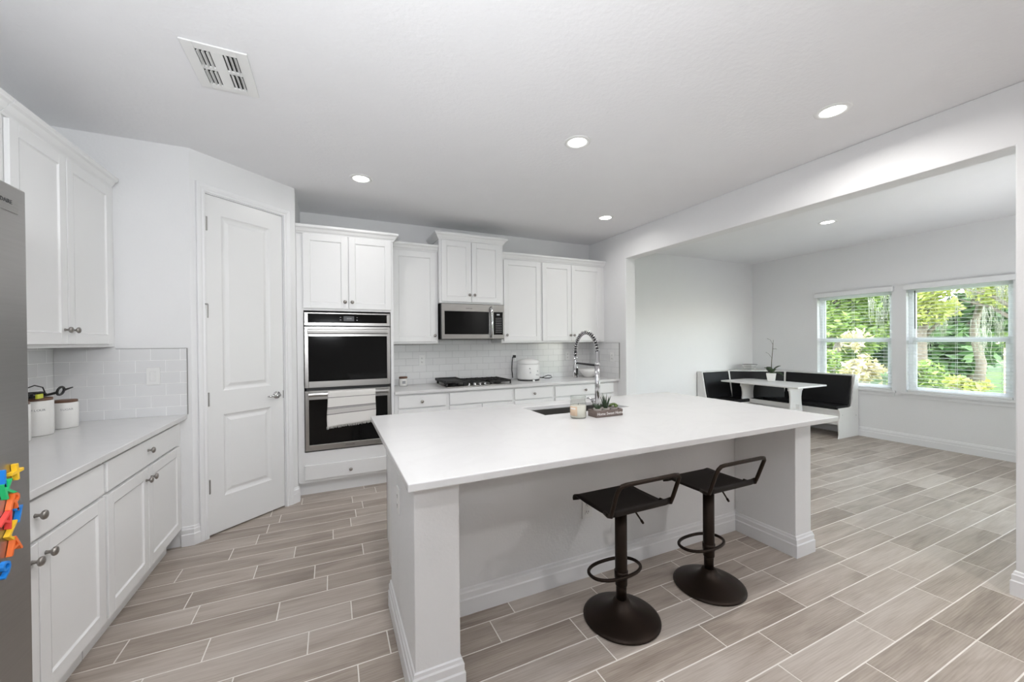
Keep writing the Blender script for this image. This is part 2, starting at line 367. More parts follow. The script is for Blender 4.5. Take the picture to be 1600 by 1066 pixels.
# ------------------------------------------------------------------ structure
def floor():
    pitch, Lp, gr = .1555, .6165, .0050
    offs = {-5: 2.694, -4: 2.697, -3: 2.963, -2: 3.074, -1: 2.24, 0: 1.122, 1: 1.077, 2: .707, 3: .847, 4: -.112, 5: -.534, 6: -.882, 7: -.651, 8: -.106, 9: .181, 10: -.852, 11: -.618}
    V = []; Fc = []; T = []
    rng = random.Random(3)
    x0, x1 = XL-.02, XW+.02
    for r in range(-38, 22):
        y0 = 1.355+r*pitch; 
        if y0+pitch < YS or y0 > YB: continue
        s = offs.get(r, rng.uniform(0, Lp)) % Lp
        k0 = int((x0-s)/Lp)-1
        for k in range(k0, int((x1-s)/Lp)+2):
            a, b = s+k*Lp+gr/2, s+(k+1)*Lp-gr/2
            a, b = max(a, x0), min(b, x1)
            if b-a < .02: continue
            c, d = max(y0+gr/2, YS), min(y0+pitch-gr/2, YB+.02)
            if d-c < .01: continue
            i = len(V); e = .0012
            V += [(a, c, -.001), (b, c, -.001), (b, d, -.001), (a, d, -.001), (a+e, c+e, 0), (b-e, c+e, 0), (b-e, d-e, 0), (a+e, d-e, 0)]
            Fc += [(i+4, i+5, i+6, i+7), (i, i+1, i+5, i+4), (i+1, i+2, i+6, i+5), (i+2, i+3, i+7, i+6), (i+3, i, i+4, i+7)]
            T += [(rng.random(), rng.random(), rng.random(), 1)]*5
    i = len(V); V += [(x0, YS, -.0008), (x1, YS, -.0008), (x1, YB+.02, -.0008), (x0, YB+.02, -.0008)]; Fc.append((i, i+1, i+2, i+3)); T.append((.5, .5, .5, 1))
    i = len(V); V += [(x0, YS, -.12), (x1, YS, -.12), (x1, YB+.02, -.12), (x0, YB+.02, -.12)]; Fc.append((i+3, i+2, i+1, i)); T.append((.5, .5, .5, 1))
    me = bpy.data.meshes.new('floor'); me.from_pydata(V, [], Fc); me.materials.append(M['plank']); me.materials.append(M['grout'])
    ca = me.color_attributes.new('tone', 'FLOAT_COLOR', 'CORNER'); q = 0
    for p, t in zip(me.polygons, T):
        for _ in p.vertices: ca.data[q].color = t; q += 1
    me.polygons[-1].material_index = 1; me.polygons[-2].material_index = 1
    o = bpy.data.objects.new('floor', me); COL.objects.link(o); return struct(o)
floor()
struct(MB().box(XL-.15, XW+.15, YS-.15, YB+.15, ZC, ZC+.12).build('ceiling', 'ceiling'))
struct(MB().box(XL-.12, XL, YS-.12, YB+.12, 0, ZC).build('wall_left', 'wall'))
struct(MB().box(XL, P1.x, YP, YP+.11, 0, ZC).build('wall_pantry_return', 'wall'))
# angled pantry wall with its door opening
OP0, OP1, OPZ = .088, .690, 2.497
def dpt(d, n=0.0): q = P1+D1*d+DN*n; return (q.x, q.y)
def dbox(mb, d0, d1, n0, n1, z0, z1):
    c = [dpt(d0, n0), dpt(d1, n0), dpt(d1, n1), dpt(d0, n1)]
    return mb.hexa([(x, y, z0) for x, y in c], [(x, y, z1) for x, y in c])
b = MB(); dbox(b, 0, OP0, -.11, 0, 0, ZC); dbox(b, OP1, DL, -.11, 0, 0, ZC); dbox(b, OP0, OP1, -.11, 0, OPZ, ZC)
struct(b.build('wall_pantry_front', 'wall'))
struct(MB().box(P2.x-.11, P2.x, P2.y+.02, YB, 0, ZC).build('wall_pantry_side', 'wall'))
struct(MB().box(XL, XW, YB, YB+.12, 0, ZC).build('wall_back', 'wall'))
b = MB().prism([(YS, 0), (YN, 0), (YN, ZB), (YJ, ZB), (YJ, 0), (YB, 0), (YB, ZC), (YS, ZC)], (XR, 0, 0), Y_, Z_, X_, XRO-XR)
struct(b.build('wall_right', 'wall', bevel=.006))
struct(MB().box(XRO, 4.75, YNS-.12, YNS, 0, ZC).box(5.95, XW, YNS-.12, YNS, 0, ZC).box(4.75, 5.95, YNS-.12, YNS, 2.1, ZC).build('wall_nook_side', 'wall'))
WIN = [(2.658, 3.558, .690, 2.045), (1.612, 2.512, .690, 2.045)]
xo = XW+.15
b = MB().box(XW, xo, YNS-.12, WIN[1][0], 0, ZC).box(XW, xo, WIN[1][1], WIN[0][0], 0, ZC).box(XW, xo, WIN[0][1], YB+.12, 0, ZC)
for y0, y1, z0, z1 in WIN: b.box(XW, xo, y0, y1, 0, z0).box(XW, xo, y0, y1, z1, ZC)
struct(b.build('wall_window', 'wall'))
# far end of the living area, and an unseen patio door added to light the nook
b = MB().box(XL, XR, YS-.12, YS, 0, ZC)
struct(b.build('wall_rear', 'wall'))
b = MB()
b = MB()
for x in (4.75, 5.89): b.box(x, x+.06, YNS-.09, YNS-.03, 0, 2.1)
b.box(4.75, 5.95, YNS-.09, YNS-.03, 2.03, 2.1).box(4.75, 5.95, YNS-.09, YNS-.03, 0, .10)
dr = struct(b.build('added_patio_door', 'trim')); MB().box(4.8, 5.9, YNS-.065, YNS-.055, .09, 2.04).build('pane', 'pane', dr)

BBP = [(0, 0), (.017, 0), (.017, .078), (.0125, .084), (.0125, .112), (.008, .118), (.006, .130), (0, .134)]
def baseboard(name, path, side=1, parent=None):
    o = MB().sweep(path, BBP, (0, 0, 0), X_, Y_, Z_, side=side).build(name, 'trim', parent)
    if parent is None: struct(o)
    return o
baseboard('baseboard_pantry_left', [(-.95, YP), (P1.x, P1.y), dpt(.034)])
baseboard('baseboard_pantry_right', [dpt(.745), (P2.x, P2.y), (P2.x, 3.978)])
baseboard('baseboard_nook', [(XW, YNS), (XW, YB)], side=-1)
baseboard('baseboard_nook_back', [(XRO, YB), (XW, YB)])
baseboard('baseboard_right', [(XR, YS), (XR, YN), (XRO, YN), (XRO, YNS)], side=-1)
baseboard('baseboard_stub', [(XRO, YB), (XRO, YJ), (XR, YJ), (XR, 3.99)], side=-1)
baseboard('baseboard_left', [(XL, YS), (XL, .5)])

# ------------------------------------------------------------------ pantry door
CAS = [(0, 0), (0, .012), (.012, .016), (.022, .012), (.034, .018), (.050, .020), (.058, .018), (.058, 0)]
e1d = (D1.x, D1.y, 0); nd = (DN.x, DN.y, 0)
o = MB().sweep([(.092, 0), (.092, 2.493), (.686, 2.493), (.686, 0)], CAS, (P1.x, P1.y, 0), e1d, Z_, nd, side=-1).build('trim_1', 'trim'); struct(o)
b = MB()
for a0, a1, z0, z1 in ((OP0, .098, 0, 2.497), (.680, OP1, 0, 2.497), (.098, .680, 2.487, 2.497)): dbox(b, a0, a1, -.10, .0, z0, z1)
struct(b.build('trim_2', 'trim'))
def panel_rings(mb, u0, u1, z0, z1, steps, pt):
    """nested rectangles: (inset, depth) rings and a flat centre; pt(u,z,depth) gives the point"""
    rings = []
    for ins, dep in steps:
        rings.append([pt(u0+ins, z0+ins, dep), pt(u1-ins, z0+ins, dep), pt(u1-ins, z1-ins, dep), pt(u0+ins, z1-ins, dep)])
    vs = [p for r in rings for p in r]; fs = []
    for i in range(len(rings)-1):
        for k in range(4): fs.append((i*4+k, i*4+(k+1) % 4, (i+1)*4+(k+1) % 4, (i+1)*4+k))
    j = (len(rings)-1)*4; fs.append((j, j+1, j+2, j+3)); mb.add(vs, fs)
d0, d1, zb, zt = .101, .677, .012, 2.484
FN = -.006; dp = lambda u, z, dep: (*dpt(u, FN-dep), z)
b = MB()
for a in ((d0, .203, zb, zt), (.569, d1, zb, zt), (.203, .569, 2.352, zt), (.203, .569, .876, 1.053), (.203, .569, zb, .268)): dbox(b, a[0], a[1], FN-.036, FN, a[2], a[3])
ST = [(0, 0), (.010, .008), (.022, .013), (.030, .013), (.052, .004)]
panel_rings(b, .203, .569, 1.053, 2.352, ST, dp); panel_rings(b, .203, .569, .268, .876, ST, dp)
door = b.build('door_1', 'door'); struct(door)
b = MB(); hz = .968; hp = lambda u, n: (*dpt(u, n), hz)
b.lathe([(0, 0), (.031, 0), (.031, .006), (.024, .010), (.011, .012), (.011, .045), (0, .045)], hp(.615, FN), nd, 24)
b.tube([hp(.615, FN+.045), hp(.600, FN+.05), hp(.560, FN+.05), hp(.512, FN+.044)], [.010, .011, .009, .006], 10)
b.build('door_handle', 'chrome', door, fix=True)
MB().hexa([(*dpt(.670, FN-.001), .935), (*dpt(.6775, FN-.001), .935), (*dpt(.6775, FN+.0015), .935), (*dpt(.670, FN+.0015), .935)], [(*dpt(.670, FN-.001), 1.0), (*dpt(.6775, FN-.001), 1.0), (*dpt(.6775, FN+.0015), 1.0), (*dpt(.670, FN+.0015), 1.0)]).build('latch_plate', 'hinge', door)
for z in (2.27, 1.64, 1.0, .366):
    b = MB(); dbox(b, .093, .109, -.004, .0015, z-.048, z+.048); b.cyl((*dpt(.0995, .004), z-.05), .0065, .1)
    if abs(z-1.64) < .01: b.tube([(*dpt(.0995, .006), z+.05), (*dpt(.075, .035), z+.046), (*dpt(.068, .045), z+.046)], .004, 8)
    b.build('hinge', 'hinge', door)

# ------------------------------------------------------------------ windows, sills, blinds
for i, (y0, y1, z0, z1) in enumerate(WIN):
    xf0, xf1 = XW+.075, XW+.135; f = .042
    w_ = bpy.data.objects.new(f'window_{i+1}', None); COL.objects.link(w_); w_.location = (xf0, (y0+y1)/2, z0); struct(w_)
    MB().box(xf0, xf1, y0, y0+f, z0, z1).box(xf0, xf1, y1-f, y1, z0, z1).box(xf0, xf1, y0+f, y1-f, z1-f, z1).box(xf0, xf1, y0+f, y1-f, z0, z0+.03).build('window_frame', 'vinyl', w_, bevel=.003)
    zm = 1.378
    MB().box(xf0+.0305, xf1-.01, y0+f, y1-f, zm-.015, zm+.022).box(xf0+.03, xf1-.01, y0+f, y0+f+.02, zm+.022, z1-f).box(xf0+.03, xf1-.01, y1-f-.02, y1-f, zm+.022, z1-f).build('upper_sash', 'vinyl', w_)
    MB().box(xf0+.002, xf0+.03, y0+f, y1-f, zm-.03, zm+.03).box(xf0+.002, xf0+.03, y0+f, y0+f+.033, z0+.066, zm-.03).box(xf0+.002, xf0+.03, y1-f-.033, y1-f, z0+.066, zm-.03).box(xf0+.002, xf0+.03, y0+f, y1-f, z0+.0305, z0+.066).build('lower_sash', 'vinyl', w_, bevel=.002)
    MB().box(xf0+.044, xf0+.048, y0+f+.01, y1-f-.01, zm, z1-f).build('upper_pane', 'pane', w_)
    MB().box(xf0+.014, xf0+.018, y0+f+.02, y1-f-.02, z0+.05, zm).build('lower_pane', 'pane', w_)
    s = MB().box(XW+.0005, XW+.074, y0+.001, y1-.001, z0+.001, z0+.005).box(XW-.035, XW-.0005, y0-.045, y1+.045, z0-.028, z0+.003).box(XW-.014, XW-.0005, y0-.03, y1+.03, z0-.075, z0-.0285).build(f'trim_{i+3}', 'trim', bevel=.004); struct(s)
    n_ = ('window nearer the corner bench', 'window nearer the wide opening')[i]
    t = thing('window_blind', (XW, (y0+y1)/2, z1), ('white two inch slat blind, open, on the window above the corner bench', 'white two inch slat blind, open, on the window farther from the corner bench')[i], 'window blind', 'horizontal blinds in the nook windows')
    MB().box(XW-.055, XW-.006, y0-.03, y1+.012, z1-.004, z1+.062).build('valance', 'trim', t, bevel=.004)
    b = MB(); zz = z1-.035; n = 0
    ya, yb = y0+.006, y1-.006; sl = MB()
    while zz > z0+.05:
        sl.add([(XW+.013, ya, zz-.002), (XW+.036, ya, zz+.001), (XW+.059, ya, zz-.001), (XW+.059, yb, zz-.001), (XW+.036, yb, zz+.001), (XW+.013, yb, zz-.002)], [(0, 1, 4, 5), (1, 2, 3, 4)])
        zz -= .0455
    sl.build('slats', 'slat', t, solid=.0012)
    MB().box(XW+.010, XW+.062, ya, yb, z0+.006, z0+.028).build('bottom_rail', 'wplastic', t, bevel=.003)
    for q in (.09, .5, .91):
        y = ya+(yb-ya)*q; MB().box(XW+.0095, XW+.0108, y-.0012, y+.0012, z0+.02, z1).box(XW+.0612, XW+.0625, y-.0012, y+.0012, z0+.02, z1).build('ladder_cord', 'wplastic', t)
    if i == 1: MB().tube([(XW+.004, y1-.085, z1-.02), (XW+.004, y1-.086, z1-.52)], .0045, 8).build('tilt_wand', 'rubber', t)

# ------------------------------------------------------------------ tile backsplashes
TT = 1.372
def splash(name, mb, m_, label): return tag(mb.build(name, m_), label, 'backsplash')
sp_ = splash('tile_backsplash', MB().box(XL+.009, P1.x-.0245, YP-.008, YP-.0005, CT+.0005, TT), tile('subway_tile_return', 0, -1.418, (.79, .79, .795), (.765, .77, .775), (.95, .95, .95)), 'white subway tile on the short wall left of the pantry door')
xe = P1.x-.0245; MB().box(xe+.0002, xe+.004, YP-.010, YP-.0005, CT+.0005, TT+.003).box(XL+.30, xe, YP-.010, YP-.0005, TT+.0002, TT+.003).build('edge_trim', 'hinge', sp_)
splash('tile_backsplash', MB().box(XL+.0005, XL+.008, 1.45, YP-.001, CT+.0005, TT+.0145), tile('subway_tile_left', 1, 1.45, (.79, .79, .795), (.765, .77, .775), (.95, .95, .95)), 'white subway tile behind the canisters on the left wall')
splash('tile_backsplash', MB().box(.5735, XR-.0085, YB-.008, YB-.0005, CT+.0005, 1.3865).box(1.080, 1.835, YB-.008, YB-.0005, 1.3865, 1.431), tile('subway_tile_back', 0, .62), 'white subway tile behind the cooktop and rice cooker')
sp_ = splash('tile_backsplash', MB().box(XR-.008, XR-.0005, 3.966, YB-.009, CT+.0005, TT), tile('subway_tile_right', 1, 3.966), 'white subway tile on the side wall beside the white bowl')

MB().box(XR-.010, XR-.0005, 3.962, 3.9658, CT+.0005, TT+.003).box(XR-.010, XR-.0005, 3.9658, 4.24, TT+.0002, TT+.003).build('edge_trim', 'hinge', sp_)

# ------------------------------------------------------------------ cabinets
def knob_mesh():
    b = MB().lathe([(0, 0), (.0075, 0), (.006, .004), (.005, .012), (.009, .016), (.0150, .020), (.0165, .024), (.0145, .029), (.008, .032), (0, .033)], (0, 0, 0), (0, -1, 0), 16)
    me = bpy.data.meshes.new('knob'); me.from_pydata(b.v, [], b.f); me.polygons.foreach_set('use_smooth', b.s)
    bb = bmesh.new(); bb.from_mesh(me); bmesh.ops.recalc_face_normals(bb, faces=bb.faces); bb.to_mesh(me); bb.free()
    me.materials.append(M['nickel']); return me
KNOB = knob_mesh()
def add_knob(parent, u, v, z):
    o = bpy.data.objects.new('knob', KNOB); COL.objects.link(o); o.parent = parent; o.location = (u, v, z); return o
DT = .020
def shaker(parent, name, u0, u1, z0, z1, knob=None, fr=.058):
    b = Loc(); v0, v1 = -DT, -.001
    b.box(u0, u0+fr, v0, v1, z0, z1).box(u1-fr, u1, v0, v1, z0, z1).box(u0+fr, u1-fr, v0, v1, z1-fr, z1).box(u0+fr, u1-fr, v0, v1, z0, z0+fr)
    panel_rings(b, u0+fr, u1-fr, z0+fr, z1-fr, [(0, 0), (.005, .0075)], lambda u, z, d: (u, v0+d, z))
    o = b.build(name, 'cab', parent, bevel=.0015, seg=1)
    if knob: add_knob(o, knob[0], -DT, knob[1])
    return o
def slab(parent, name, u0, u1, z0, z1, knob=None):
    o = Loc().box(u0, u1, -DT, -.001, z0, z1).build(name, 'cab', parent, bevel=.004)
    if knob: add_knob(o, knob[0], -DT, knob[1])
    return o
CRP = [(0, 0), (.008, 0), (.012, .010), (.022, .020), (.034, .042), (.046, .050), (.050, .058), (.050, .072), (0, .072)]
def crown(parent, path, z):
    o = Loc().sweep(path, CRP, (0, 0, z), X_, Y_, Z_, side=1).build('crown_molding', 'cab', parent); return o
def cab(label, loc, rz, group): return thing('kitchen_cabinet', loc, label, 'cabinet', group, rz)
GB, GU = 'white base cabinets', 'white upper cabinets'
# --- left wall run (local x = world y, local y = away from the room)
FX = -.952
c = cab('white base cabinet beside the fridge, drawer over two doors, under the canisters', (FX, 1.455, 0), R(90), GB)
def base_cab(c, w, depth, drawers, doors, toe=.10, foot=.13):
    Loc().box(0, w, 0, depth, foot, .882).build('body', 'cab', c)
    Loc().box(0, w, .065, .08, 0, foot).build('toe_kick', 'cab', c)
    for d in drawers: slab(c, 'drawer', *d)
    for d in doors: shaker(c, 'door', *d)
base_cab(c, .916, .62, [(.010, .910, .728, .866, (.455, .812))], [(.010, .470, .150, .714, (.435, .660)), (.475, .912, .150, .714, (.508, .660))])
c = cab('white base cabinet beside the pantry door, drawer over two doors', (FX, 2.377, 0), R(90), GB)
base_cab(c, .974, .62, [(.014, .945, .728, .866, (.450, .810))], [(.012, .448, .150, .714, (.420, .652)), (.452, .955, .150, .714, (.486, .652))])
Loc().box(.974, YP-2.377-.001, 0, .03, .13, .882).build('filler_strip', 'cab', c)
tag(MB().box(XL+.001, -.912, 1.452, YP-.001, CT-.03, CT).build('countertop', 'quartz', bevel=.003), 'white quartz worktop along the left wall under the canisters', 'countertop')
UX = -1.285
c = cab('white upper cabinet above the canisters, right beside the short tiled wall, two doors', (UX, 2.444, 0), R(90), GU)
def upper_cab(c, w, depth, z0, z1, doors, crown_path=None, zc=None):
    Loc().box(0, w, 0, depth, z0, z1).build('body', 'cab', c, bevel=.001)
    for d in doors: shaker(c, 'door', *d)
    if crown_path: crown(c, crown_path, zc)
wU = YP-2.444
upper_cab(c, wU-.002, .290, 1.387, 2.43, [(.026, .428, 1.405, 2.395, (.398, 1.481)), (.434, .893, 1.405, 2.395, (.466, 1.481))], [(0, 0), (wU-.0535, 0)], 2.400)
c = cab('white upper cabinet partly cut off at the left edge above the fridge corner', (UX, 1.462, 0), R(90), GU)
upper_cab(c, .978, .290, 1.387, 2.43, [(.010, .482, 1.405, 2.395, (.45, 1.481)), (.490, .964, 1.405, 2.395, (.52, 1.481))], [(0, 0), (.978, 0)], 2.400)
# --- back wall run (local x = world x, local y = into the wall)
x0 = -.2785; FY = 4.005
c = cab('tall white oven cabinet with two upper doors and one bottom drawer', (x0, FY, 0), 0, None)
wT = .563-x0
Loc().box(0, wT, .0, .590, 1.700, 2.41).box(0, wT, 0, .590, .13, .405).box(0, .052, 0, .590, .405, 1.700).box(wT-.028, wT, 0, .590, .405, 1.700).build('body', 'cab', c)
Loc().box(0, wT, .07, .085, 0, .13).build('toe_kick', 'cab', c)
shaker(c, 'door', -.226-x0, .150-x0, 1.720, 2.396, (.122-x0, 1.784)); shaker(c, 'door', .157-x0, .542-x0, 1.720, 2.396, (.185-x0, 1.784))
slab(c, 'drawer', -.228-x0, .542-x0, .155, .290, (.157-x0, .215))
crown(c, [(0, -.002), (wT, -.002), (wT, .212)], 2.398)
YU = 4.270
def bk(label, x, y, group): return cab(label, (x, y, 0), 0, group)
c = bk('white single door upper cabinet between the oven cabinet and the microwave', .5665, YU, GU)
upper_cab(c, 1.0755-.5665, .330, 1.387, 2.41, [(.030, .482, 1.407, 2.378, (.466, 1.474))], [(0, 0), (1.0755-.5665, 0)], 2.392)
YH = 4.210
c = bk('raised white two door upper cabinet directly above the microwave', 1.078, YH, GU)
wH = 1.837-1.078
upper_cab(c, wH, .390, 1.832, 2.55, [(.024, .363, 1.850, 2.520, (.338, 1.928)), (.369, .722, 1.850, 2.520, (.397, 1.928))], [(0, .385), (0, 0), (wH, 0), (wH, .385)], 2.531)
c = bk('white single door upper cabinet just right of the microwave', 1.8395, YU, GU)
upper_cab(c, 2.3795-1.8395, .330, 1.387, 2.41, [(.028, .525, 1.407, 2.378, (.060, 1.480))], [(0, 0), (2.3795-1.8395, 0)], 2.392)
c = bk('white double door upper cabinet against the right side wall', 2.380, YU, GU)
upper_cab(c, XR-2.381, .330, 1.387, 2.41, [(.014, .436, 1.407, 2.378, (.414, 1.476)), (.442, .910, 1.407, 2.378, (.470, 1.476))], [(0, 0), (XR-2.381, 0)], 2.392)
for x, xe, lab, dr, do in ((.566, 1.0985, 'white base cabinet beside the ovens, below the small candle jar', [(.034, .512, .742, .866, (.265, .802))], [(.034, .512, .150, .728, (.47, .66))]),
                           (1.099, 1.859, 'white base cabinet directly under the cooktop with a false drawer', [(.022, .744, .742, .866)], [(.022, .380, .150, .728, (.34, .66)), (.386, .744, .150, .728, (.42, .66))]),
                           (1.8595, 2.389, 'white base cabinet below the rice cooker with one drawer', [(.017, .508, .742, .866, (.262, .802))], [(.017, .508, .150, .728, (.06, .66))]),
                           (2.3895, XR-.001, 'wide white base cabinet below the white bowl with one drawer', [(.018, .880, .742, .866, (.442, .802))], [(.018, .446, .150, .728, (.40, .66)), (.452, .880, .150, .728, (.50, .66))])):
    c = bk(lab, x, FY, GB); base_cab(c, xe-x, .590, dr, do)
tag(MB().box(.5645, XR-.001, 3.966, YB-.001, CT-.03, CT).build('countertop', 'quartz', bevel=.003), 'white quartz worktop along the back wall under the cooktop', 'countertop')

# ------------------------------------------------------------------ double wall oven
BRAND = 'FRIGIDAIRE'
t = thing('wall_oven', (.155, FY, .42), 'stainless steel double wall oven built into the tall cabinet', 'oven')
xa, xb = -.219, .526
y = FY-.022
MB().box(xa+.01, xb-.01, FY-.004, FY+.55, .422, 1.678).build('housing', 'black', t)
b = MB().box(xa, xb, y, FY-.001, 1.562, 1.590).box(xa, xb, y, FY-.001, 1.670, 1.682).box(xa, xa+.030, y, FY-.001, 1.590, 1.670).box(xb-.030, xb, y, FY-.001, 1.590, 1.670)
cp = b.build('control_panel', 'steel', t, bevel=.002)
MB().box(xa+.030, xb-.030, y+.003, FY-.001, 1.590, 1.670).build('panel_glass', 'bglass', cp)
MB().box(.108, .200, y+.0015, y+.003, 1.606, 1.652).build('display', 'display', cp)
MB().text('10:04', .020, (.156, y+.001, 1.629), X_, Z_).build('clock_digits', 'digits', cp)
for x in (.082, .226):
    for z in (1.616, 1.640): MB().box(x-.006, x+.006, y+.002, y+.003, z-.003, z+.003).build('touch_icon', 'grey', cp)
def oven_door(z0, z1, g0, g1, h, hh, badge=None):
    b = MB().box(xa, xa+.031, y, FY-.003, z0, z1).box(xb-.031, xb, y, FY-.003, z0, z1).box(xa+.031, xb-.031, y, FY-.003, z0, g0).box(xa+.031, xb-.031, y, FY-.003, g1, z1)
    d = b.build('oven_door', 'steel', t, bevel=.002)
    MB().box(xa+.031, xb-.031, y+.0025, FY-.004, g0, g1).build('door_glass', 'bglass', d)
    hy = FY-.062
    MB().prism([(0, -hh/2+.004), (.012, -hh/2), (.020, -hh/2+.003), (.022, 0), (.020, hh/2-.003), (.012, hh/2), (0, hh/2-.004)], (xa+.025, hy+.022, h), (0, -1, 0), Z_, X_, xb-xa-.050).box(xa+.04, xa+.07, hy+.015, y+.002, h-.012, h+.012).box(xb-.07, xb-.04, hy+.015, y+.002, h-.012, h+.012).build('handle', 'steel', d, bevel=.003)
    if badge: MB().text(BRAND, .016, (.155, y-.0006, badge), X_, Z_).build('badge', 'slot', d)
oven_door(.994, 1.553, 1.051, 1.463, 1.508, .046)
oven_door(.420, .966, .472, .885, .934, .036, .446)

# towel hung over the lower oven handle
def towel():
    V = []; Fc = []; UV = []
    nx, nz = 26, 30; xl, xr = -.032, .378; topz = .958; L = .318
    rng = random.Random(5)
    for k in range(nx+1):
        u = k/nx
        for j in range(nz+1):
            s = j/nz
            x = xl+(xr-xl)*u + .004*math.sin(7*s+u*3)*s - .010*(1-u)*s
            if s < .08: z = topz - .0; yy = 3.943-.030*(s/.08); z = topz+.004*math.sin(PI*s/.08)
            else: z = topz-(s-.08)/.92*L*(1-.10*u) ; yy = 3.9125 - .006*math.sin(u*9+s*2)*s - .004*s
            V.append((x, yy, z)); UV.append((u, (s-.0)))
    for k in range(nx):
        for j in range(nz):
            a = k*(nz+1)+j; Fc.append((a, a+nz+1, a+nz+2, a+1))
    b = MB(); b.add(V, Fc, True)
    t2 = thing('dish_towel', (.17, 3.93, .64), 'white cotton towel with dark stripes draped over the lower oven handle', 'towel')
    o = b.build('cloth', 'towel', t2, fix=False, solid=.004)
    uvl = o.data.uv_layers.new(name='UVMap')
    for p in o.data.polygons:
        for li in p.loop_indices: uvl.data[li].uv = UV[o.data.loops[li].vertex_index]
    b = MB()
    for k in range(70):
        u = k/69; i = round(u*nx); p = V[i*(nz+1)+nz]; x = xl+(xr-xl)*u-.010*(1-u)
        b.tube([(x, p[1], p[2]+.004), (x+rng.uniform(-.003, .003), p[1]-.001, p[2]-rng.uniform(.014, .022))], .0016, 5)
    b.build('fringe', 'white', t2)
    b = MB(); zb_ = .70; V2 = []
    for k in range(nx+1):
        u = k/nx; V2 += [(xl+.004+(xr-xl-.008)*u, 3.9445, topz-.004), (xl+(xr-xl)*u, 3.9475+.0015*math.sin(u*8), zb_)]
    b.add(V2, [(2*k, 2*k+1, 2*k+3, 2*k+2) for k in range(nx)], True); o = b.build('back_fold', 'white', t2, fix=False, solid=.003)
towel()

# ------------------------------------------------------------------ microwave
t = thing('microwave', (1.46, YH, 1.432), 'stainless steel over the range microwave above the cooktop', 'microwave')
xa, xb, za, zb_ = 1.094, 1.834, 1.436, 1.824; y = YH-.022
MB().box(xa, xb, y+.004, YB-.012, za-.004, zb_+.004).build('housing', 'black', t)
b = MB().box(xa, 1.690, y-.018, y+.003, 1.742, zb_).box(xa, 1.690, y-.018, y+.003, za, 1.487).box(xa, xa+.030, y-.018, y+.003, 1.487, 1.742).box(1.644, 1.690, y-.018, y+.003, 1.487, 1.742)
d = b.build('microwave_door', 'steel', t, bevel=.002)
MB().box(xa+.030, 1.644, y-.0155, y+.002, 1.487, 1.742).build('door_glass', 'bglass', d)
MB().tube([(1.664, y-.018, 1.455), (1.664, y-.045, 1.485), (1.664, y-.058, 1.56), (1.664, y-.062, 1.625), (1.664, y-.058, 1.69), (1.664, y-.045, 1.765), (1.664, y-.018, 1.795)], .0135, 12).build('handle', 'chrome', d)
MB().text(BRAND, .015, (1.405, y-.0186, 1.775), X_, Z_).build('badge', 'slot', d)
b = MB().box(1.692, xb, y-.018, y+.003, 1.742, zb_).box(1.692, xb, y-.018, y+.003, za, 1.482).box(1.692, 1.700, y-.018, y+.003, 1.482, 1.742).box(1.818, xb, y-.018, y+.003, 1.482, 1.742)
cp = b.build('control_panel', 'steel', t, bevel=.002)
MB().box(1.700, 1.818, y-.0165, y+.002, 1.482, 1.742).build('keypad_glass', 'bglass', cp)
MB().box(1.740, 1.776, y-.0175, y-.0165, 1.705, 1.720).build('display', 'digits', cp)
b = MB()
for r in range(9):
    for k in range(4): b.box(1.728+k*.020, 1.738+k*.020, y-.0172, y-.0165, 1.508+r*.020, 1.514+r*.020)
b.build('key_legends', 'grey', cp)

# ------------------------------------------------------------------ cooktop
t = thing('cooktop', (1.485, 4.29, CT), 'gas cooktop with black cast iron grates and griddle on the back worktop', 'cooktop')
MB().box(1.105, 1.868, 4.045, 4.525, CT+.0002, CT+.008).build('base_plate', 'steel', t, bevel=.003)
b = MB()
b.box(1.095, 1.350, 4.075, 4.515, .958, .972).box(1.095, 1.107, 4.075, 4.515, .972, .986).box(1.338, 1.350, 4.075, 4.515, .972, .984).box(1.095, 1.350, 4.075, 4.087, .966, .980).box(1.095, 1.350, 4.503, 4.515, .966, .986)
for x in (1.11, 1.31):
    for yy in (4.09, 4.47): b.box(x, x+.022, yy, yy+.022, CT+.008, .960)
b.build('griddle', 'iron', t, bevel=.003)
def grate(x0, x1):
    b = MB(); y0_, y1_ = 4.175 if x0 < 1.6 else 4.075, 4.515
    for yy in (y0_, (y0_+y1_)/2-.006, y1_-.012): b.box(x0, x1, yy, yy+.012, .944, .966)
    n = 5
    for k in range(n): x = x0+(x1-x0-.012)*k/(n-1); b.box(x, x+.012, y0_, y1_, .946, .968)
    for x in (x0, x1-.014):
        for yy in (y0_, y1_-.014): b.box(x, x+.014, yy, yy+.014, CT+.007, .946)
    b.build('grate', 'iron', t, bevel=.002)
grate(1.356, 1.606); grate(1.612, 1.872)
for x, yy in ((1.22, 4.18), (1.22, 4.41), (1.48, 4.38), (1.74, 4.18), (1.74, 4.41)):
    MB().cyl((x, yy, CT+.007), .045, .012).cyl((x, yy, CT+.018), .034, .012).build('burner', 'iron', t)
for x in (1.372, 1.438, 1.502, 1.566, 1.628):
    MB().lathe([(0, 0), (.020, 0), (.018, .006), (.014, .010), (.013, .026), (0, .028)], (x, 4.105, CT+.008), Z_, 18).build('control_knob', 'chrome', t)

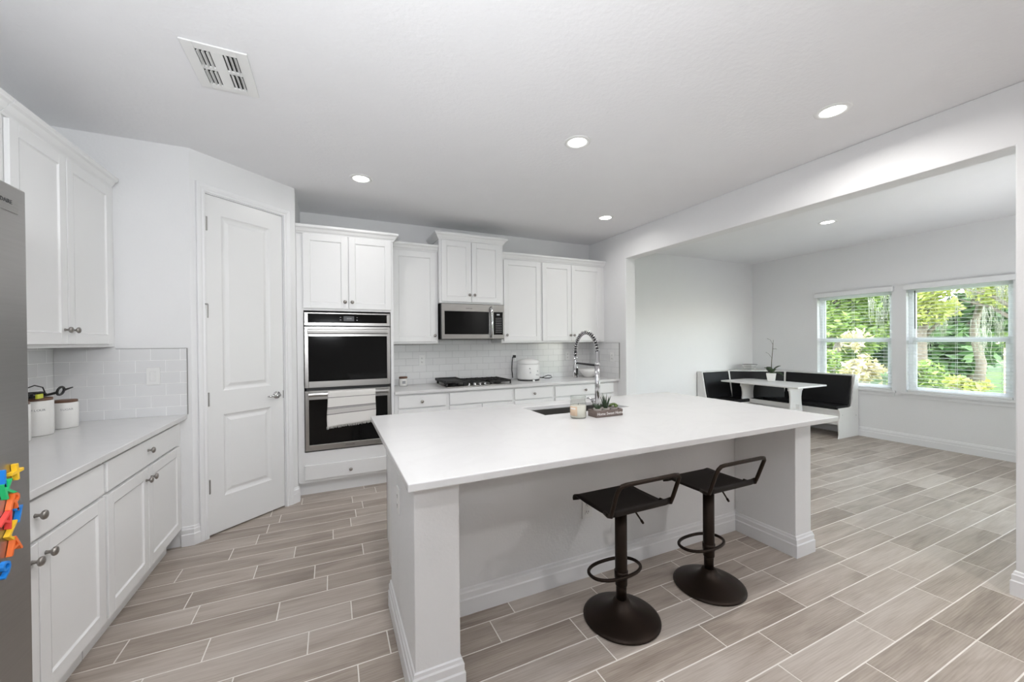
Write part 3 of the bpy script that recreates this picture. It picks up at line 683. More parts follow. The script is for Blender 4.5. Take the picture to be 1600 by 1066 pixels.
# ------------------------------------------------------------------ small things on the back worktop
t = thing('rice_cooker', (2.255, 4.385, CT), 'round white rice cooker on the back worktop right of the cooktop', 'rice cooker')
c = (2.255, 4.385, CT)
MB().lathe([(0, .014), (.132, .014), (.141, .030), (.144, .120), (.142, .200), (.138, .205), (0, .205)], c).build('body', 'wplastic', t)
MB().lathe([(.141, .207), (.143, .220), (.136, .240), (.110, .258), (.060, .268), (0, .270)], c).build('lid', 'wplastic', t)
MB().lathe([(.10, 0), (.136, 0), (.138, .014), (.10, .014)], c).build('base_ring', 'rubber', t)
b = MB().box(2.24, 2.262, 4.228, 4.246, CT, CT+.016); b.build('front_foot', 'wplastic', t)
for ang, z in ((-.35, .155), (-.30, .105), (.42, .120), (.50, .070), (.30, .075)):
    x = 2.255+.143*math.sin(ang); yy = 4.385-.143*math.cos(ang)
    MB().lathe([(0, 0), (.009, 0), (.008, .004), (0, .005)], (x, yy, CT+z), (math.sin(ang), -math.cos(ang), 0), 12).build('button', 'silver', t)
b = MB().tube([(2.395, 4.40, CT+.03), (2.46, 4.41, CT+.02), (2.51, 4.42, CT+.032), (2.56, 4.425, CT+.044), (2.605, 4.42, CT+.038), (2.61, 4.41, CT+.020), (2.57, 4.40, CT+.009), (2.51, 4.40, CT+.012), (2.45, 4.405, CT+.024)], .0055, 8)
b.build('power_cord', 'rubber', t)
tag(MB().tube([(2.118, 4.560, CT+.02), (2.112, 4.572, CT+.12), (2.118, 4.575, CT+.22), (2.125, 4.572, CT+.285), (2.140, 4.570, CT+.300)], .006, 8).box(2.135, 2.165, 4.558, 4.5915, CT+.278, CT+.312).build('power_plug', 'rubber'), 'black plug and cord in the outlet behind the rice cooker', 'plug')
def jarlid(label):
    t = thing('candle_jar', (.725, 4.46, CT), label, 'candle'); c = (.725, 4.46, CT)
    MB().lathe([(0, .002), (.040, .002), (.043, .010), (.043, .082), (.040, .086), (0, .086)], c).build('jar', 'ceramic', t)
    MB().lathe([(0, .087), (.046, .087), (.046, .104), (.042, .107), (0, .107)], c).build('lid', 'wood', t)
    MB().box(.708, .742, 4.4160, 4.4175, CT+.030, CT+.062).build('label', 'grey', t)
jarlid('small cream jar with a dark lid on the back worktop beside the ovens')
c = (3.155, 4.36, CT)
tag(MB().lathe([(0, 0), (.055, 0), (.060, .006), (.090, .030), (.118, .068), (.134, .112), (.130, .114), (.113, .070), (.085, .036), (.05, .014), (0, .012)], c).build('serving_bowl', 'ceramic'), 'plain white bowl at the right end of the back worktop', 'bowl')

# outlets and switches: o = centre on the wall, n = outward, e = sideways
def outlet(o, e, n, label, kind='outlet', wide=.072, tall=.118):
    o, e, n = Vector(o), Vector(e), Vector(n)
    t = thing('wall_outlet' if kind == 'outlet' else 'light_switch', o, label, 'outlet' if kind == 'outlet' else 'switch')
    def bx(mb, u0, u1, z0, z1, d0, d1):
        c = [o+e*u0+n*d0, o+e*u1+n*d0, o+e*u1+n*d1, o+e*u0+n*d1]
        return mb.hexa([p+Vector((0, 0, z0)) for p in c], [p+Vector((0, 0, z1)) for p in c])
    bx(MB(), -wide/2, wide/2, -tall/2, tall/2, .0005, .006).build('plate', 'wplastic', t, bevel=.002)
    if kind == 'switch':
        bx(MB(), -.017, .017, -.034, .034, .006, .010).build('rocker', 'wplastic', t, bevel=.002)
    else:
        for z in (-.022, .022):
            r = bx(MB(), -.016, .016, z-.014, z+.014, .006, .008).build('socket', 'wplastic', t, bevel=.003)
            b = MB(); bx(b, -.008, -.005, z-.004, z+.007, .0078, .0085); bx(b, .005, .008, z-.004, z+.006, .0078, .0085); bx(b, -.002, .002, z-.011, z-.007, .0078, .0085); b.build('slots', 'slot', r)
ny = (0, -1, 0)
outlet((.962, YB-.008, 1.192), X_, ny, 'white outlet in the tile between the small jar and the cooktop')
outlet((2.150, YB-.008, 1.200), X_, ny, 'white outlet in the tile behind the rice cooker')
outlet((2.970, YB-.008, 1.200), X_, ny, 'white outlet in the tile between rice cooker and faucet')
outlet((XR-.008, 4.10, 1.190), Y_, (-1, 0, 0), 'white outlet in the tile on the right side wall')
outlet((-1.089, YP-.008, 1.187), X_, ny, 'white rocker switch in the tile left of the pantry door', 'switch')

# ------------------------------------------------------------------ island
IX0, IX1, IY0, IY1 = .2327, 2.877, 1.358, 2.739
LX0, LX1, RX0, RX1, PY, RW = .279, .459, 2.694, 2.862, 1.508, 1.925
t = thing('kitchen_island', ((IX0+IX1)/2, 2.0, 0), 'white kitchen island base with two square end posts and a recessed seating side', 'island')
b = MB().box(LX0, LX1, PY, RW, 0, CT-.03).box(RX0, RX1, PY, RW, 0, CT-.03).box(LX0, RX1, RW, 2.16, 0, CT-.03)
b.build('pony_wall', 'wall', t, bevel=.004)
MB().box(.325, RX1-.005, 2.16, 2.175, .10, CT-.03).box(.325, .345, 2.16, 2.70, .10, CT-.03).box(2.837, RX1-.005, 2.16, 2.70, .10, CT-.03).box(.325, RX1-.005, 2.685, 2.70, .10, CT-.03).box(.34, 2.84, 2.16, 2.695, .10, .12).build('cabinet_body', 'cab', t)
MB().box(.325, RX1-.005, 2.61, 2.625, 0, .10).box(.325, .34, 2.16, 2.61, 0, .10).build('toe_kick', 'cab', t)
MB().sweep([(LX0, 2.165), (LX0, PY), (LX1, PY), (LX1, RW), (RX0, RW), (RX0, PY), (RX1, PY), (RX1, 2.165)], BBP, (0, 0, 0), X_, Y_, Z_, side=1).build('baseboard', 'trim', t)
CAP = [(0, 0), (.004, 0), (.012, .012), (.016, .026), (.016, .030), (0, .030)]
CAP = [(a, h+CT-.0605) for a, h in CAP]
for x0_, x1_ in ((LX0, LX1), (RX0, RX1)):
    MB().sweep([(x0_, 1.9), (x0_, PY), (x1_, PY), (x1_, 1.9)], CAP, (0, 0, 0), X_, Y_, Z_, side=1).build('post_cap', 'trim', t)
def island_doors():
    xs = [.35, .80, 1.25, 2.0, 2.41, 2.83]
    for k in range(5):
        x0_, x1_ = xs[k]+.004, xs[k+1]-.004
        b = MB().box(x0_, x1_, 2.701, 2.72, .13, .72); o = b.build('door', 'cab', t, bevel=.002)
        b = MB().box(x0_, x1_, 2.701, 2.72, .735, .87); o = b.build('drawer', 'cab', t, bevel=.002)
island_doors()
# worktop with the sink cut-out
SX0, SX1, SY0, SY1 = 1.275, 1.985, 2.240, 2.577
def slab_hole():
    z0, z1 = CT-.03, CT; b = MB(); xs = [IX0, SX0, SX1, IX1]; ys = [IY0, SY0, SY1, IY1]
    V = [(x, yy, z) for z in (z0, z1) for yy in ys for x in xs]; Fc = []
    for j in range(3):
        for i in range(3):
            if i == 1 and j == 1: continue
            a = j*4+i; Fc += [(a+16, a+17, a+21, a+20), (a, a+4, a+5, a+1)]
    for i in range(3): Fc += [(i, i+1, i+17, i+16), (12+i+1, 12+i, 28+i, 29+i)]
    for j in range(3): Fc += [(4*(j+1), 4*j, 16+4*j, 20+4*j), (4*j+3, 4*j+7, 4*j+23, 4*j+19)]
    Fc += [(6, 5, 21, 22), (9, 10, 26, 25), (5, 9, 25, 21), (10, 6, 22, 26)]
    return b.add(V, Fc)
tag(slab_hole().build('island_countertop', 'quartz', bevel=.004), 'large white quartz worktop on the kitchen island', 'countertop')
b = MB(); e = .006; zt_ = CT-.0305; zb2 = .70
for a in ((SX0-e, SX0, SY0-e, SY1+e), (SX1, SX1+e, SY0-e, SY1+e), (SX0, SX1, SY0-e, SY0), (SX0, SX1, SY1, SY1+e)): b.box(*a, zb2, zt_)
b.box(SX0-e, SX1+e, SY0-e, SY1+e, zb2-.006, zb2)
t = thing('kitchen_sink', (1.63, 2.41, zb2-.006), 'undermount stainless steel sink in the island worktop', 'sink')
b.build('basin', 'steel', t)
MB().lathe([(0, 0), (.045, 0), (.045, .004), (.030, .003), (0, .001)], (1.63, 2.41, zb2), Z_, 24).build('drain', 'chrome', t)
# faucet
t = thing('kitchen_faucet', (1.65, 2.178, CT), 'tall chrome spring neck faucet behind the island sink', 'faucet')
fx, fy = 1.65, 2.178
MB().lathe([(0, 0), (.030, 0), (.030, .006), (.022, .012), (.019, .02), (0, .02)], (fx, fy, CT), Z_, 24).build('base', 'chrome', t)
MB().lathe([(0, .012), (.0175, .012), (.0175, .330), (0, .330)], (fx, fy, CT)).build('column', 'chrome', t)
MB().lathe([(.010, .322), (.0195, .322), (.0195, .334), (.0145, .336), (.0145, .415), (.010, .415)], (fx, fy, CT)).build('sleeve', 'chrome', t)
arc = []
r = .1315; zc_ = 1.325  # arch of the spring neck
for k in range(41):
    a = PI-PI*k/40; arc.append(Vector((fx, fy+r+r*math.cos(a), zc_+r*1.03*math.sin(a))))
arc = arc[:-1]+[Vector((fx, fy+2*r, zc_-q)) for q in (0, .02, .04, .06, .08)]
MB().tube([(fx, fy, zc_-.01)]+arc, .0088, 10).build('hose', 'rubber', t)
hel = []
tot = len(arc)-1; turns = 24
for k in range(turns*10+1):
    s = k/(turns*10)*tot; i = min(int(s), tot-1); p = arc[i].lerp(arc[i+1], s-i); d = (arc[min(i+1, tot)]-arc[i]).normalized(); u = Vector((1, 0, 0)); v = d.cross(u); a = 2*PI*k/10
    hel.append(p+(u*math.cos(a)+v*math.sin(a))*.0142)
MB().tube(hel, .0032, 6).build('spring', 'chrome', t)
MB().lathe([(0, 0), (.019, 0), (.019, .075), (.014, .09), (.0115, .11), (.0105, .16), (0, .16)], (fx, fy+2*r, 1.130)).build('spray_head', 'chrome', t)
MB().box(fx-.008, fx+.008, fy+2*r-.024, fy+2*r-.014, 1.150, 1.200).build('spray_button', 'rubber', t, bevel=.002)
MB().tube([(fx, fy+.01, 1.232), (fx, fy+2*r-.022, 1.236)], .0075, 8).build('holder_arm', 'rubber', t)
MB().lathe([(0, 0), (.015, 0), (.017, .025), (.013, .045), (0, .05)], (fx, fy+.015, .985), (0, 1, 0), 18).tube([(fx, fy+.055, .985), (fx, fy+.085, .995), (fx-.02, fy+.10, 1.0)], .006, 8).build('lever_handle', 'chrome', t)
# candle in a glass jar
t = thing('candle_jar', (1.418, 2.072, CT), 'large glass jar candle with paper label beside the sink on the island', 'candle'); c = (1.418, 2.072, CT)
MB().lathe([(0, .001), (.045, .001), (.0505, .008), (.0505, .098), (.046, .110), (.044, .114), (.0475, .118), (.0475, .138), (.0462, .139)], c, Z_, 36).build('glass_jar', 'jar', t)
MB().lathe([(0, .004), (.044, .004), (.0496, .010), (.0496, .078), (0, .076)], c).build('wax', 'wax', t)
MB().tube([(1.418, 2.072, CT+.08), (1.419, 2.072, CT+.092)], .0015, 6).build('wick', 'slot', t)
def wrap(mb, c, r, a0, a1, z0, z1, n=14):
    V = []
    for k in range(n+1):
        a = a0+(a1-a0)*k/n; V += [(c[0]+r*math.sin(a), c[1]-r*math.cos(a), c[2]+z0), (c[0]+r*math.sin(a), c[1]-r*math.cos(a), c[2]+z1)]
    return mb.add(V, [(2*k, 2*k+2, 2*k+3, 2*k+1) for k in range(n)], True)
wrap(MB(), c, .0512, -1.95, -.72, .018, .076).build('paper_label', 'label', t, solid=.0004)
wrap(MB(), c, .0515, -1.75, -.95, .058, .066).build('label_band', 'white', t, solid=.0004)
# planter box and succulents
t = thing('planter_box', (1.612, 2.046, CT), 'weathered wooden box with white script holding three succulents on the island', 'planter box')
px0, px1, py0, py1, ph = 1.506, 1.717, 2.002, 2.090, .044
b = MB().box(px0, px1, py0, py0+.007, CT+.001, CT+ph).box(px0, px1, py1-.007, py1, CT+.001, CT+ph).box(px0, px0+.007, py0+.007, py1-.007, CT+.001, CT+ph).box(px1-.007, px1, py0+.007, py1-.007, CT+.001, CT+ph).box(px0+.007, px1-.007, py0+.007, py1-.007, CT+.001, CT+.006)
b.build('box', 'boxwood', t, bevel=.0015)
MB().text('Home Sweet Home', .0255, (1.617, py0-.0006, CT+.022), X_, (0.06, 0, 1)).build('lettering', 'white', t)
def pot(x, label):
    t = thing('potted_succulent', (x, 2.046, CT+.006), label, 'succulent', 'succulents in the wooden box')
    MB().lathe([(0, .001), (.020, .001), (.024, .030), (.0285, .046), (.0265, .046), (.023, .040), (0, .039)], (x, 2.046, CT+.006), Z_, 20).build('pot', 'potgrey', t)
    MB().lathe([(0, .042), (.024, .040)], (x, 2.046, CT+.006), Z_, 16).build('soil', 'soil', t)
    return t
def blade(mb, base, d, L, w0, curve=.3):
    d = Vector(d).normalized(); side = d.cross(Vector((0, 0, 1))).normalized() if abs(d.z) < .99 else Vector((1, 0, 0)); nrm = side.cross(d)
    pts = []; rr = []
    for k in range(6):
        s = k/5; pts.append(Vector(base)+d*L*s+Vector((d.x, d.y, 0))*curve*L*s*s); rr.append(max(.0006, w0*(1-s)**.7))
    mb.tube(pts, rr, 6)
rng = random.Random(11)
def aloe(x, label, n, L, w0, spread, mname):
    t = pot(x, label); b = MB()
    for k in range(n):
        a = 2*PI*k/n*2.4+rng.random(); tilt = spread*(.25+.75*(k/n)); ll = L*rng.uniform(.75, 1.05)
        blade(b, (x+.006*math.cos(a), 2.046+.006*math.sin(a), CT+.047), (math.cos(a)*tilt, math.sin(a)*tilt, 1), ll, w0, .12)
    b.build('leaves', mname, t)
aloe(1.549, 'short spiky green succulent at the candle end of the wooden box', 16, .046, .0058, .95, 'aloe')
aloe(1.613, 'tall pointed aloe in the middle of the wooden box', 13, .098, .0062, .50, 'aloe')
t = pot(1.678, 'low rounded light green succulent at the far end of the wooden box'); b = MB()
for k in range(46):
    a = rng.uniform(0, 2*PI); r_ = .027*math.sqrt(rng.random()); z = CT+.052+.022*(1-(r_/.03)**2); q = rng.uniform(.0045, .0075)
    b.ball((1.678+r_*math.cos(a), 2.046+r_*math.sin(a), z), q, q, q*.8, 8, 5)
b.build('leaves', 'sedum', t)
outlet((LX0, 1.870, .665), Y_, (-1, 0, 0), 'white outlet on the end wall of the island')
outlet((1.374, RW, .405), X_, ny, 'white outlet in the recessed island wall behind the stools')

# ------------------------------------------------------------------ bar stools
def stool(loc, label):
    t = thing('bar_stool', loc, label, 'bar stool', 'bar stools at the island')
    Loc().lathe([(0, .001), (.186, .001), (.190, .005), (.189, .010), (.176, .018), (.135, .031), (.095, .045), (.065, .060), (.045, .078), (.034, .098), (0, .098)], seg=48).build('base', 'bronze', t)
    Loc().lathe([(0, .095), (.0255, .095), (.0255, .20), (0, .20)]).build('gas_lift', 'bronze', t)
    Loc().lathe([(0, .165), (.028, .165), (.030, .170), (.030, .575), (0, .575)]).build('column', 'bronze', t)
    pts = []
    for k in range(40):
        a = 2*PI*k/40; pts.append((.148*math.copysign(abs(math.cos(a))**.85, math.cos(a)), .049+.083*math.copysign(abs(math.sin(a))**.9, math.sin(a)), .222))
    Loc().tube(pts, .0085, 10, closed=True).lathe([(.029, .205), (.0335, .205), (.0335, .240), (.029, .240)]).build('footrest', 'bronze', t)
    prof = [(-.152, .630), (-.153, .610), (-.149, .600), (-.140, .596), (-.05, .593), (.06, .593), (.138, .597), (.150, .596), (.160, .588), (.163, .575), (.160, .565)]
    V = []; n = 13
    for k in range(n):
        u = k/(n-1); x = -.178+.356*u; ed = min(1, min(u, 1-u)/.06)
        for j, (yy, z) in enumerate(prof): V.append((x, yy, z+.003*(1-ed)))
    Fc = [(k*11+j, (k+1)*11+j, (k+1)*11+j+1, k*11+j+1) for k in range(n-1) for j in range(10)]
    Loc().add(V, Fc, True).build('seat', 'seatb', t, solid=.006)
    Loc().box(-.085, .085, -.075, .075, .574, .590).build('mount_plate', 'bronze', t, bevel=.003)
    path = [(-.172, -.090, .600), (-.178, -.125, .598), (-.182, -.150, .606), (-.184, -.163, .640), (-.185, -.190, .715), (-.181, -.203, .745), (-.168, -.209, .760), (-.145, -.210, .763), (.145, -.210, .763), (.168, -.209, .760), (.181, -.203, .745), (.185, -.190, .715), (.184, -.163, .640), (.182, -.150, .606), (.178, -.125, .598), (.172, -.090, .600)]
    Loc().tube(path, .0098, 12).build('backrest', 'bronze', t)
    Loc().tube([(.02, -.045, .578), (.050, -.050, .545), (.092, -.056, .485)], [.0045, .0045, .0045], 8).tube([(.082, -.055, .499), (.094, -.056, .482)], .0065, 8).build('height_lever', 'bronze', t)
    return t
s1 = stool((1.318, 1.557, 0), 'dark bronze metal bar stool in front of the recessed wall outlet')
s2 = copy_tree(s1); s2.location = (1.945, 1.550, 0); s2['label'] = 'dark bronze metal bar stool nearest the island post by the dining nook'

# ------------------------------------------------------------------ refrigerator and magnets
FXF = -.710
t = thing('refrigerator', (-1.14, .98, 0), 'stainless steel refrigerator cut off by the left edge of the photo', 'refrigerator')
MB().box(XL+.03, FXF-.065, .525, 1.435, .01, 1.775).build('body', 'steel_dark', t, bevel=.004)
MB().box(FXF-.06, FXF, .984, 1.440, .50, 1.795).build('door', 'steel_dark', t, bevel=.004, seg=3)
MB().box(FXF-.06, FXF, .520, .978, .50, 1.795).build('door', 'steel_dark', t, bevel=.010, seg=3)
MB().box(FXF-.06, FXF, .520, 1.440, .06, .492).build('freezer_drawer', 'steel_dark', t, bevel=.010, seg=3)
for yy in (.945, 1.017): MB().tube([(FXF, yy, .90), (FXF+.05, yy, .92), (FXF+.05, yy, 1.60), (FXF, yy, 1.62)], .012, 10).build('handle', 'steel', t)
MB().tube([(FXF, .60, .43), (FXF+.05, .62, .43), (FXF+.05, 1.10, .43), (FXF, 1.12, .43)], .012, 10).build('handle', 'steel', t)
bd = MB().box(FXF, FXF+.002, 1.24, 1.409, 1.727, 1.760).build('badge', 'steel', t)
MB().text(BRAND, .014, (FXF+.0022, 1.352, 1.750), Y_, Z_).build('badge_lettering', 'slot', bd)
def magnet(ch, y, z, rot, colr, label, size=.056, d=.010):
    e1 = Vector((0, math.cos(rot), math.sin(rot))); e2 = Vector((0, -math.sin(rot), math.cos(rot)))
    o = MB().text(ch, size*1.28, (FXF+.001+d/2, y, z), e1, e2, d).build('letter_magnet', colr, bevel=.0012, seg=2)
    tag(o, label, 'magnet', 'plastic letter magnets on the refrigerator')
FX_ = [('+', 1.377, 1.086, .1, 'yellow', 'yellow plus shaped magnet, topmost on the refrigerator', .066),
       ('1', 1.335, 1.084, .0, 'blue', 'blue magnet at the photo edge beside the yellow plus', .046),
       ('K', 1.350, 1.055, .25, 'green', 'green letter magnet below the yellow plus', .046),
       ('R', 1.368, 1.018, -.35, 'orange', 'orange letter magnet between the green and the red ones', .047),
       ('A', 1.343, .985, -.5, 'red', 'red letter magnet left of the small dark blue one', .047),
       ('7', 1.381, .982, .1, 'blue', 'blue seven shaped magnet right of the red one', .043),
       ('L', 1.362, .952, -.7, 'yellow', 'yellow angled magnet below the red and blue ones', .047),
       ('A', 1.368, .914, .12, 'orange', 'orange letter magnet below the yellow angled one', .047),
       ('9', 1.336, .868, -.1, 'blue', 'blue round letter magnet, lowest on the refrigerator', .046)]
for a in FX_: magnet(*a)

# ------------------------------------------------------------------ canisters on the left worktop
def canister(c, r, h, txt, label):
    t = thing('storage_canister', c, label, 'canister', 'white canisters with wooden lids')
    MB().lathe([(0, .001), (r-.003, .001), (r, .005), (r, h-.002), (r-.002, h), (0, h)], c, Z_, 40).build('body', 'ceramic', t)
    MB().lathe([(0, h+.0005), (r-.004, h+.0005), (r-.003, h+.003), (r-.003, h+.012), (r-.006, h+.014), (0, h+.014)], c, Z_, 40).build('lid', 'wood', t)
    b = MB(); a0 = .55; n = len(txt)
    for i, ch in enumerate(txt):
        a = a0+(i-(n-1)/2)*.011/r; d = Vector((math.cos(-PI/2+a), math.sin(-PI/2+a), 0)); b.text(ch, .016, Vector(c)+d*(r+.0004)+Vector((0, 0, h*.74)), (-d.y, d.x, 0), Z_, .0006)
    b.build('lettering', 'grey', t)
canister((-1.452, 3.000, CT), .064, .188, 'FLOUR', 'tallest white canister under the black cable, in the middle of three')
canister((-1.432, 3.205, CT), .056, .150, 'SUGAR', 'shortest white canister, nearest the pantry')
canister((-1.452, 2.815, CT), .064, .188, 'RICE', 'white canister half hidden behind the refrigerator edge')
t = thing('cable_tangle', (-1.44, 2.98, CT+.203), 'black tangled cable with yellow tag lying on the canister lids', 'cable')
z = CT+.2095
b = MB().tube([(-1.455, 2.85, z), (-1.450, 2.93, z+.004), (-1.440, 3.00, z), (-1.425, 3.06, z+.004), (-1.40, 3.075, z+.012)], .007, 8)
rng = random.Random(2); p = []
for k in range(60):
    a = k*.62; p.append((-1.455+.030*math.sin(a*1.3)+.008*rng.uniform(-1, 1), 2.955+.065*math.sin(a*.61+1), z+.006+.016*abs(math.sin(a*.9))))
b.tube(p, .0042, 7)
b.build('cable', 'rubber', t)
MB().tube([(-1.47, 2.90, z+.01), (-1.468, 2.95, z+.048), (-1.462, 3.01, z+.060), (-1.45, 3.05, z+.045), (-1.445, 3.06, z+.012)], .003, 7).build('loop', 'rubber', t)
pp = []
for k in range(24): a = 2*PI*k/24; pp.append((-1.395+.004*math.sin(a), 3.085+.030*math.cos(a), z+.018+.022*math.sin(a)))
MB().tube(pp, .006, 8, closed=True).tube([(-1.395, 3.115, z+.020), (-1.38, 3.165, z+.030)], [.007, .003], 8).build('ring_clip', 'rubber', t)
MB().box(-1.415, -1.405, 2.915, 2.962, z-.006, z+.018).build('tag', 'yellow_tag', t, bevel=.002)

# ------------------------------------------------------------------ dining nook: corner bench
t = thing('corner_bench', (6.3, 4.0, 0), 'white corner bench with black cushions in the nook by the windows', 'bench')
BX = XW-.018; BY = YB-.018
def end_poly(mirror=False):
    # (depth from the wall, height): bottom back, up the back, top, lean, seat, scalloped front
    return [(0, 0), (0, .880), (.082, .880), (.092, .868), (.165, .470), (.185, .432), (.210, .425), (.492, .425), (.505, .418), (.508, .400), (.490, .375), (.478, .345), (.482, .310), (.500, .270), (.512, .225), (.510, .170), (.498, .110), (.492, .060), (.500, .020), (.510, 0)]
b = MB().prism([(-a, z) for a, z in end_poly()], (BX, 3.022, 0), X_, Z_, Y_, .020); ep = b.build('end_panel', 'lam', t, bevel=.003)
b = MB()
for dx, z in ((.07, .30), (.43, .33), (.045, .80)): b.lathe([(0, 0), (.006, 0), (.006, .0015), (0, .0015)], (BX-dx, 3.0215, z), (0, -1, 0), 10)
b.build('screw_caps', 'grey', ep)
b = MB().prism([(-a, z) for a, z in end_poly()], (5.500, BY, 0), Y_, Z_, X_, .020); b.build('end_panel', 'lam', t, bevel=.003)
MB().box(6.43, BX-.02, 3.043, 4.10, .380, .402).box(5.52, BX-.02, 4.10, BY-.02, .380, .402).build('seat_board', 'lam', t)
MB().box(6.452, 6.470, 3.043, 4.10, .190, .380).box(5.52, 6.470, 4.118, 4.136, .190, .380).build('apron', 'lam', t)
def backslab(p, q, z0, z1, lean, th, ins=0):
    """leaning slab: top edge p->q, bottom edge moved lean towards the room (right of travel), thickness th away from the room"""
    p, q = Vector(p), Vector(q); d = (q-p).normalized(); n = Vector((d.y, -d.x)); p = p+d*ins; q = q-d*ins
    f = [p, q]; lo = [(*(v+n*lean), z0) for v in f]; hi = [(*v, z1) for v in f]; lob = [(*(v+n*(lean-th)), z0) for v in f]; hib = [(*(v-n*th), z1) for v in f]
    return MB().hexa([lo[0], lo[1], lob[1], lob[0]], [hi[0], hi[1], hib[1], hib[0]])
A0, A1, A2, A3 = (5.522, 4.500), (6.13, 4.465), (6.775, 3.955), (6.828, 3.045)
A0, A1, A2, A3 = (5.522, 4.490), (6.14, 4.490), (6.800, 3.960), (6.800, 3.044)
segs = [(A0, A1), (A1, A2), (A2, A3)]
for k, (p, q) in enumerate(segs):
    backslab(p, q, .45, .866, .09, .03, .012).build('back_cushion', 'leather', t, bevel=.008)
b = MB().box(5.52, 6.20, 4.515, BY, .40, .880).build('back_panel', 'lam', t)
MB().box(6.825, BX, 3.043, 3.96, .40, .880).build('back_panel', 'lam', t)
off = Vector((A2[1]-A1[1], -(A2[0]-A1[0]))).normalized()*-.035
poly = [(A1[0]+off.x-.02, A1[1]+off.y), (A2[0]+off.x, A2[1]+off.y-.02), (BX, 3.96), (BX, BY), (6.20, BY), (6.20, 4.515)]
poly = [(6.145, 4.525), (6.835, 3.972), (BX, 3.972), (BX, BY), (6.145, BY)]
MB().prism(poly, (0, 0, .864), X_, Y_, Z_, .018).build('corner_shelf', 'lam', t)
for pt, dirs in ((A1, (0, -1)), (A2, (-1, 0))):
    dd = Vector((A2[1]-A1[1], -(A2[0]-A1[0]))).normalized()
    n = Vector(dirs)*.5+dd*.5; n.normalize(); s = Vector((-n.y, n.x))*.012; p = Vector(pt)
    lo = [p+n*.098-s, p+n*.098+s, p+n*.03+s, p+n*.03-s]; hi = [p+n*.012-s, p+n*.012+s, p-n*.05+s, p-n*.05-s]
    MB().hexa([(v.x, v.y, .44) for v in lo], [(v.x, v.y, .876) for v in hi]).build('divider', 'lam', t)
MB().box(6.425, 6.72, 3.048, 4.10, .403, .452).build('seat_cushion', 'leather', t, bevel=.015, seg=3)
MB().box(5.525, 6.42, 4.095, 4.41, .403, .452).build('seat_cushion', 'leather', t, bevel=.015, seg=3)
MB().prism([(6.425, 4.105), (6.72, 4.105), (6.60, 4.20), (6.425, 4.33)], (0, 0, .403), X_, Y_, Z_, .049).build('seat_cushion', 'leather', t, bevel=.012, seg=3)
# table
t = thing('dining_table', (6.08, 3.75, 0), 'white trestle dining table in front of the corner bench', 'table')
tx0, tx1, ty0, ty1, tz = 5.73, 6.415, 3.17, 4.325, .748
MB().box(tx0, tx1, ty0, ty1, tz-.022, tz).build('tabletop', 'lam', t, bevel=.004)
def leg_poly():
    r = [(.167, .715), (.170, .660), (.150, .650), (.140, .620), (.128, .560), (.130, .500), (.140, .430), (.152, .36), (.165, .28), (.172, .20), (.170, .12), (.175, .06), (.200, .05), (.205, 0)]
    return [(-x, z) for x, z in reversed(r)] [::-1][::-1] and [(x, z) for x, z in r]+[(-x, z) for x, z in reversed(r)]
for yy in (3.41, 4.13): MB().prism(leg_poly(), (6.118, yy, 0), X_, Z_, Y_, .022).build('leg', 'lam', t, bevel=.003)
MB().box(6.105, 6.131, 3.36, 4.20, .395, .455).build('stretcher', 'lam', t, bevel=.003)
MB().box(6.03, 6.21, 3.30, 3.33, tz-.045, tz-.022).box(6.03, 6.21, 3.33, 4.23, tz-.034, tz-.022).box(6.03, 6.21, 4.23, 4.26, tz-.045, tz-.022).build('cleat', 'lam', t)
# orchid
t = thing('potted_orchid', (6.235, 3.835, tz), 'bare stemmed orchid in a tapered white pot on the dining table', 'plant')
ox, oy = 6.235, 3.835
def sq(hw, z, rot=.5):
    return [(ox+hw*math.sqrt(2)*math.cos(rot+PI/4+k*PI/2), oy+hw*math.sqrt(2)*math.sin(rot+PI/4+k*PI/2), z) for k in range(4)]
MB().hexa(sq(.048, tz+.001), sq(.066, tz+.128)).build('pot', 'ceramic', t, bevel=.006, seg=3)
def leaf(mb, base, az, L, w_, rise, droop):
    V = []; n = 9; d = Vector((math.cos(az), math.sin(az), 0)); s = Vector((-d.y, d.x, 0))
    for k in range(n):
        q = k/(n-1); c = Vector(base)+d*L*q+Vector((0, 0, rise*q-droop*q*q)); ww = w_*math.sin(PI*min(1, q*.92+.08))**.7
        V += [c-s*ww+Vector((0, 0, ww*.35)), c, c+s*ww+Vector((0, 0, ww*.35))]
    mb.add(V, [(3*k+j, 3*k+j+1, 3*k+4+j, 3*k+3+j) for k in range(n-1) for j in (0, 1)], True)
for az, L, w_, rise, droop in ((2.5, .10, .048, .17, .08), (-.75, .13, .040, .22, .10), (-.45, .20, .038, .08, .13), (1.2, .08, .046, .16, .06), (3.2, .09, .050, .12, .05), (-1.8, .09, .046, .13, .06)):
    b = MB(); leaf(b, (ox, oy, tz+.120), az, L, w_, rise, droop); b.build('leaf', 'orchid', t, solid=.003)
vd = Vector((.907, -.42, 0))
def op(a, z): return Vector((ox, oy, z))+vd*a
MB().tube([op(0, tz+.12), op(.005, tz+.30), op(.022, tz+.48), op(.034, tz+.645)], [.006, .005, .0045, .003], 8).build('flower_stem', 'stem', t)
MB().tube([op(.024, tz+.505), op(.075, tz+.508), op(.085, tz+.50)], .0028, 6).build('twig', 'stem', t)
MB().tube([op(.028, tz+.57), op(-.01, tz+.645), op(-.065, tz+.67)], .002, 6).build('twig', 'stem', t)
MB().tube([op(.012, tz+.36), op(-.04, tz+.43), op(-.085, tz+.455)], .002, 6).build('twig', 'stem', t)
c = (6.50, 4.36, .8825)
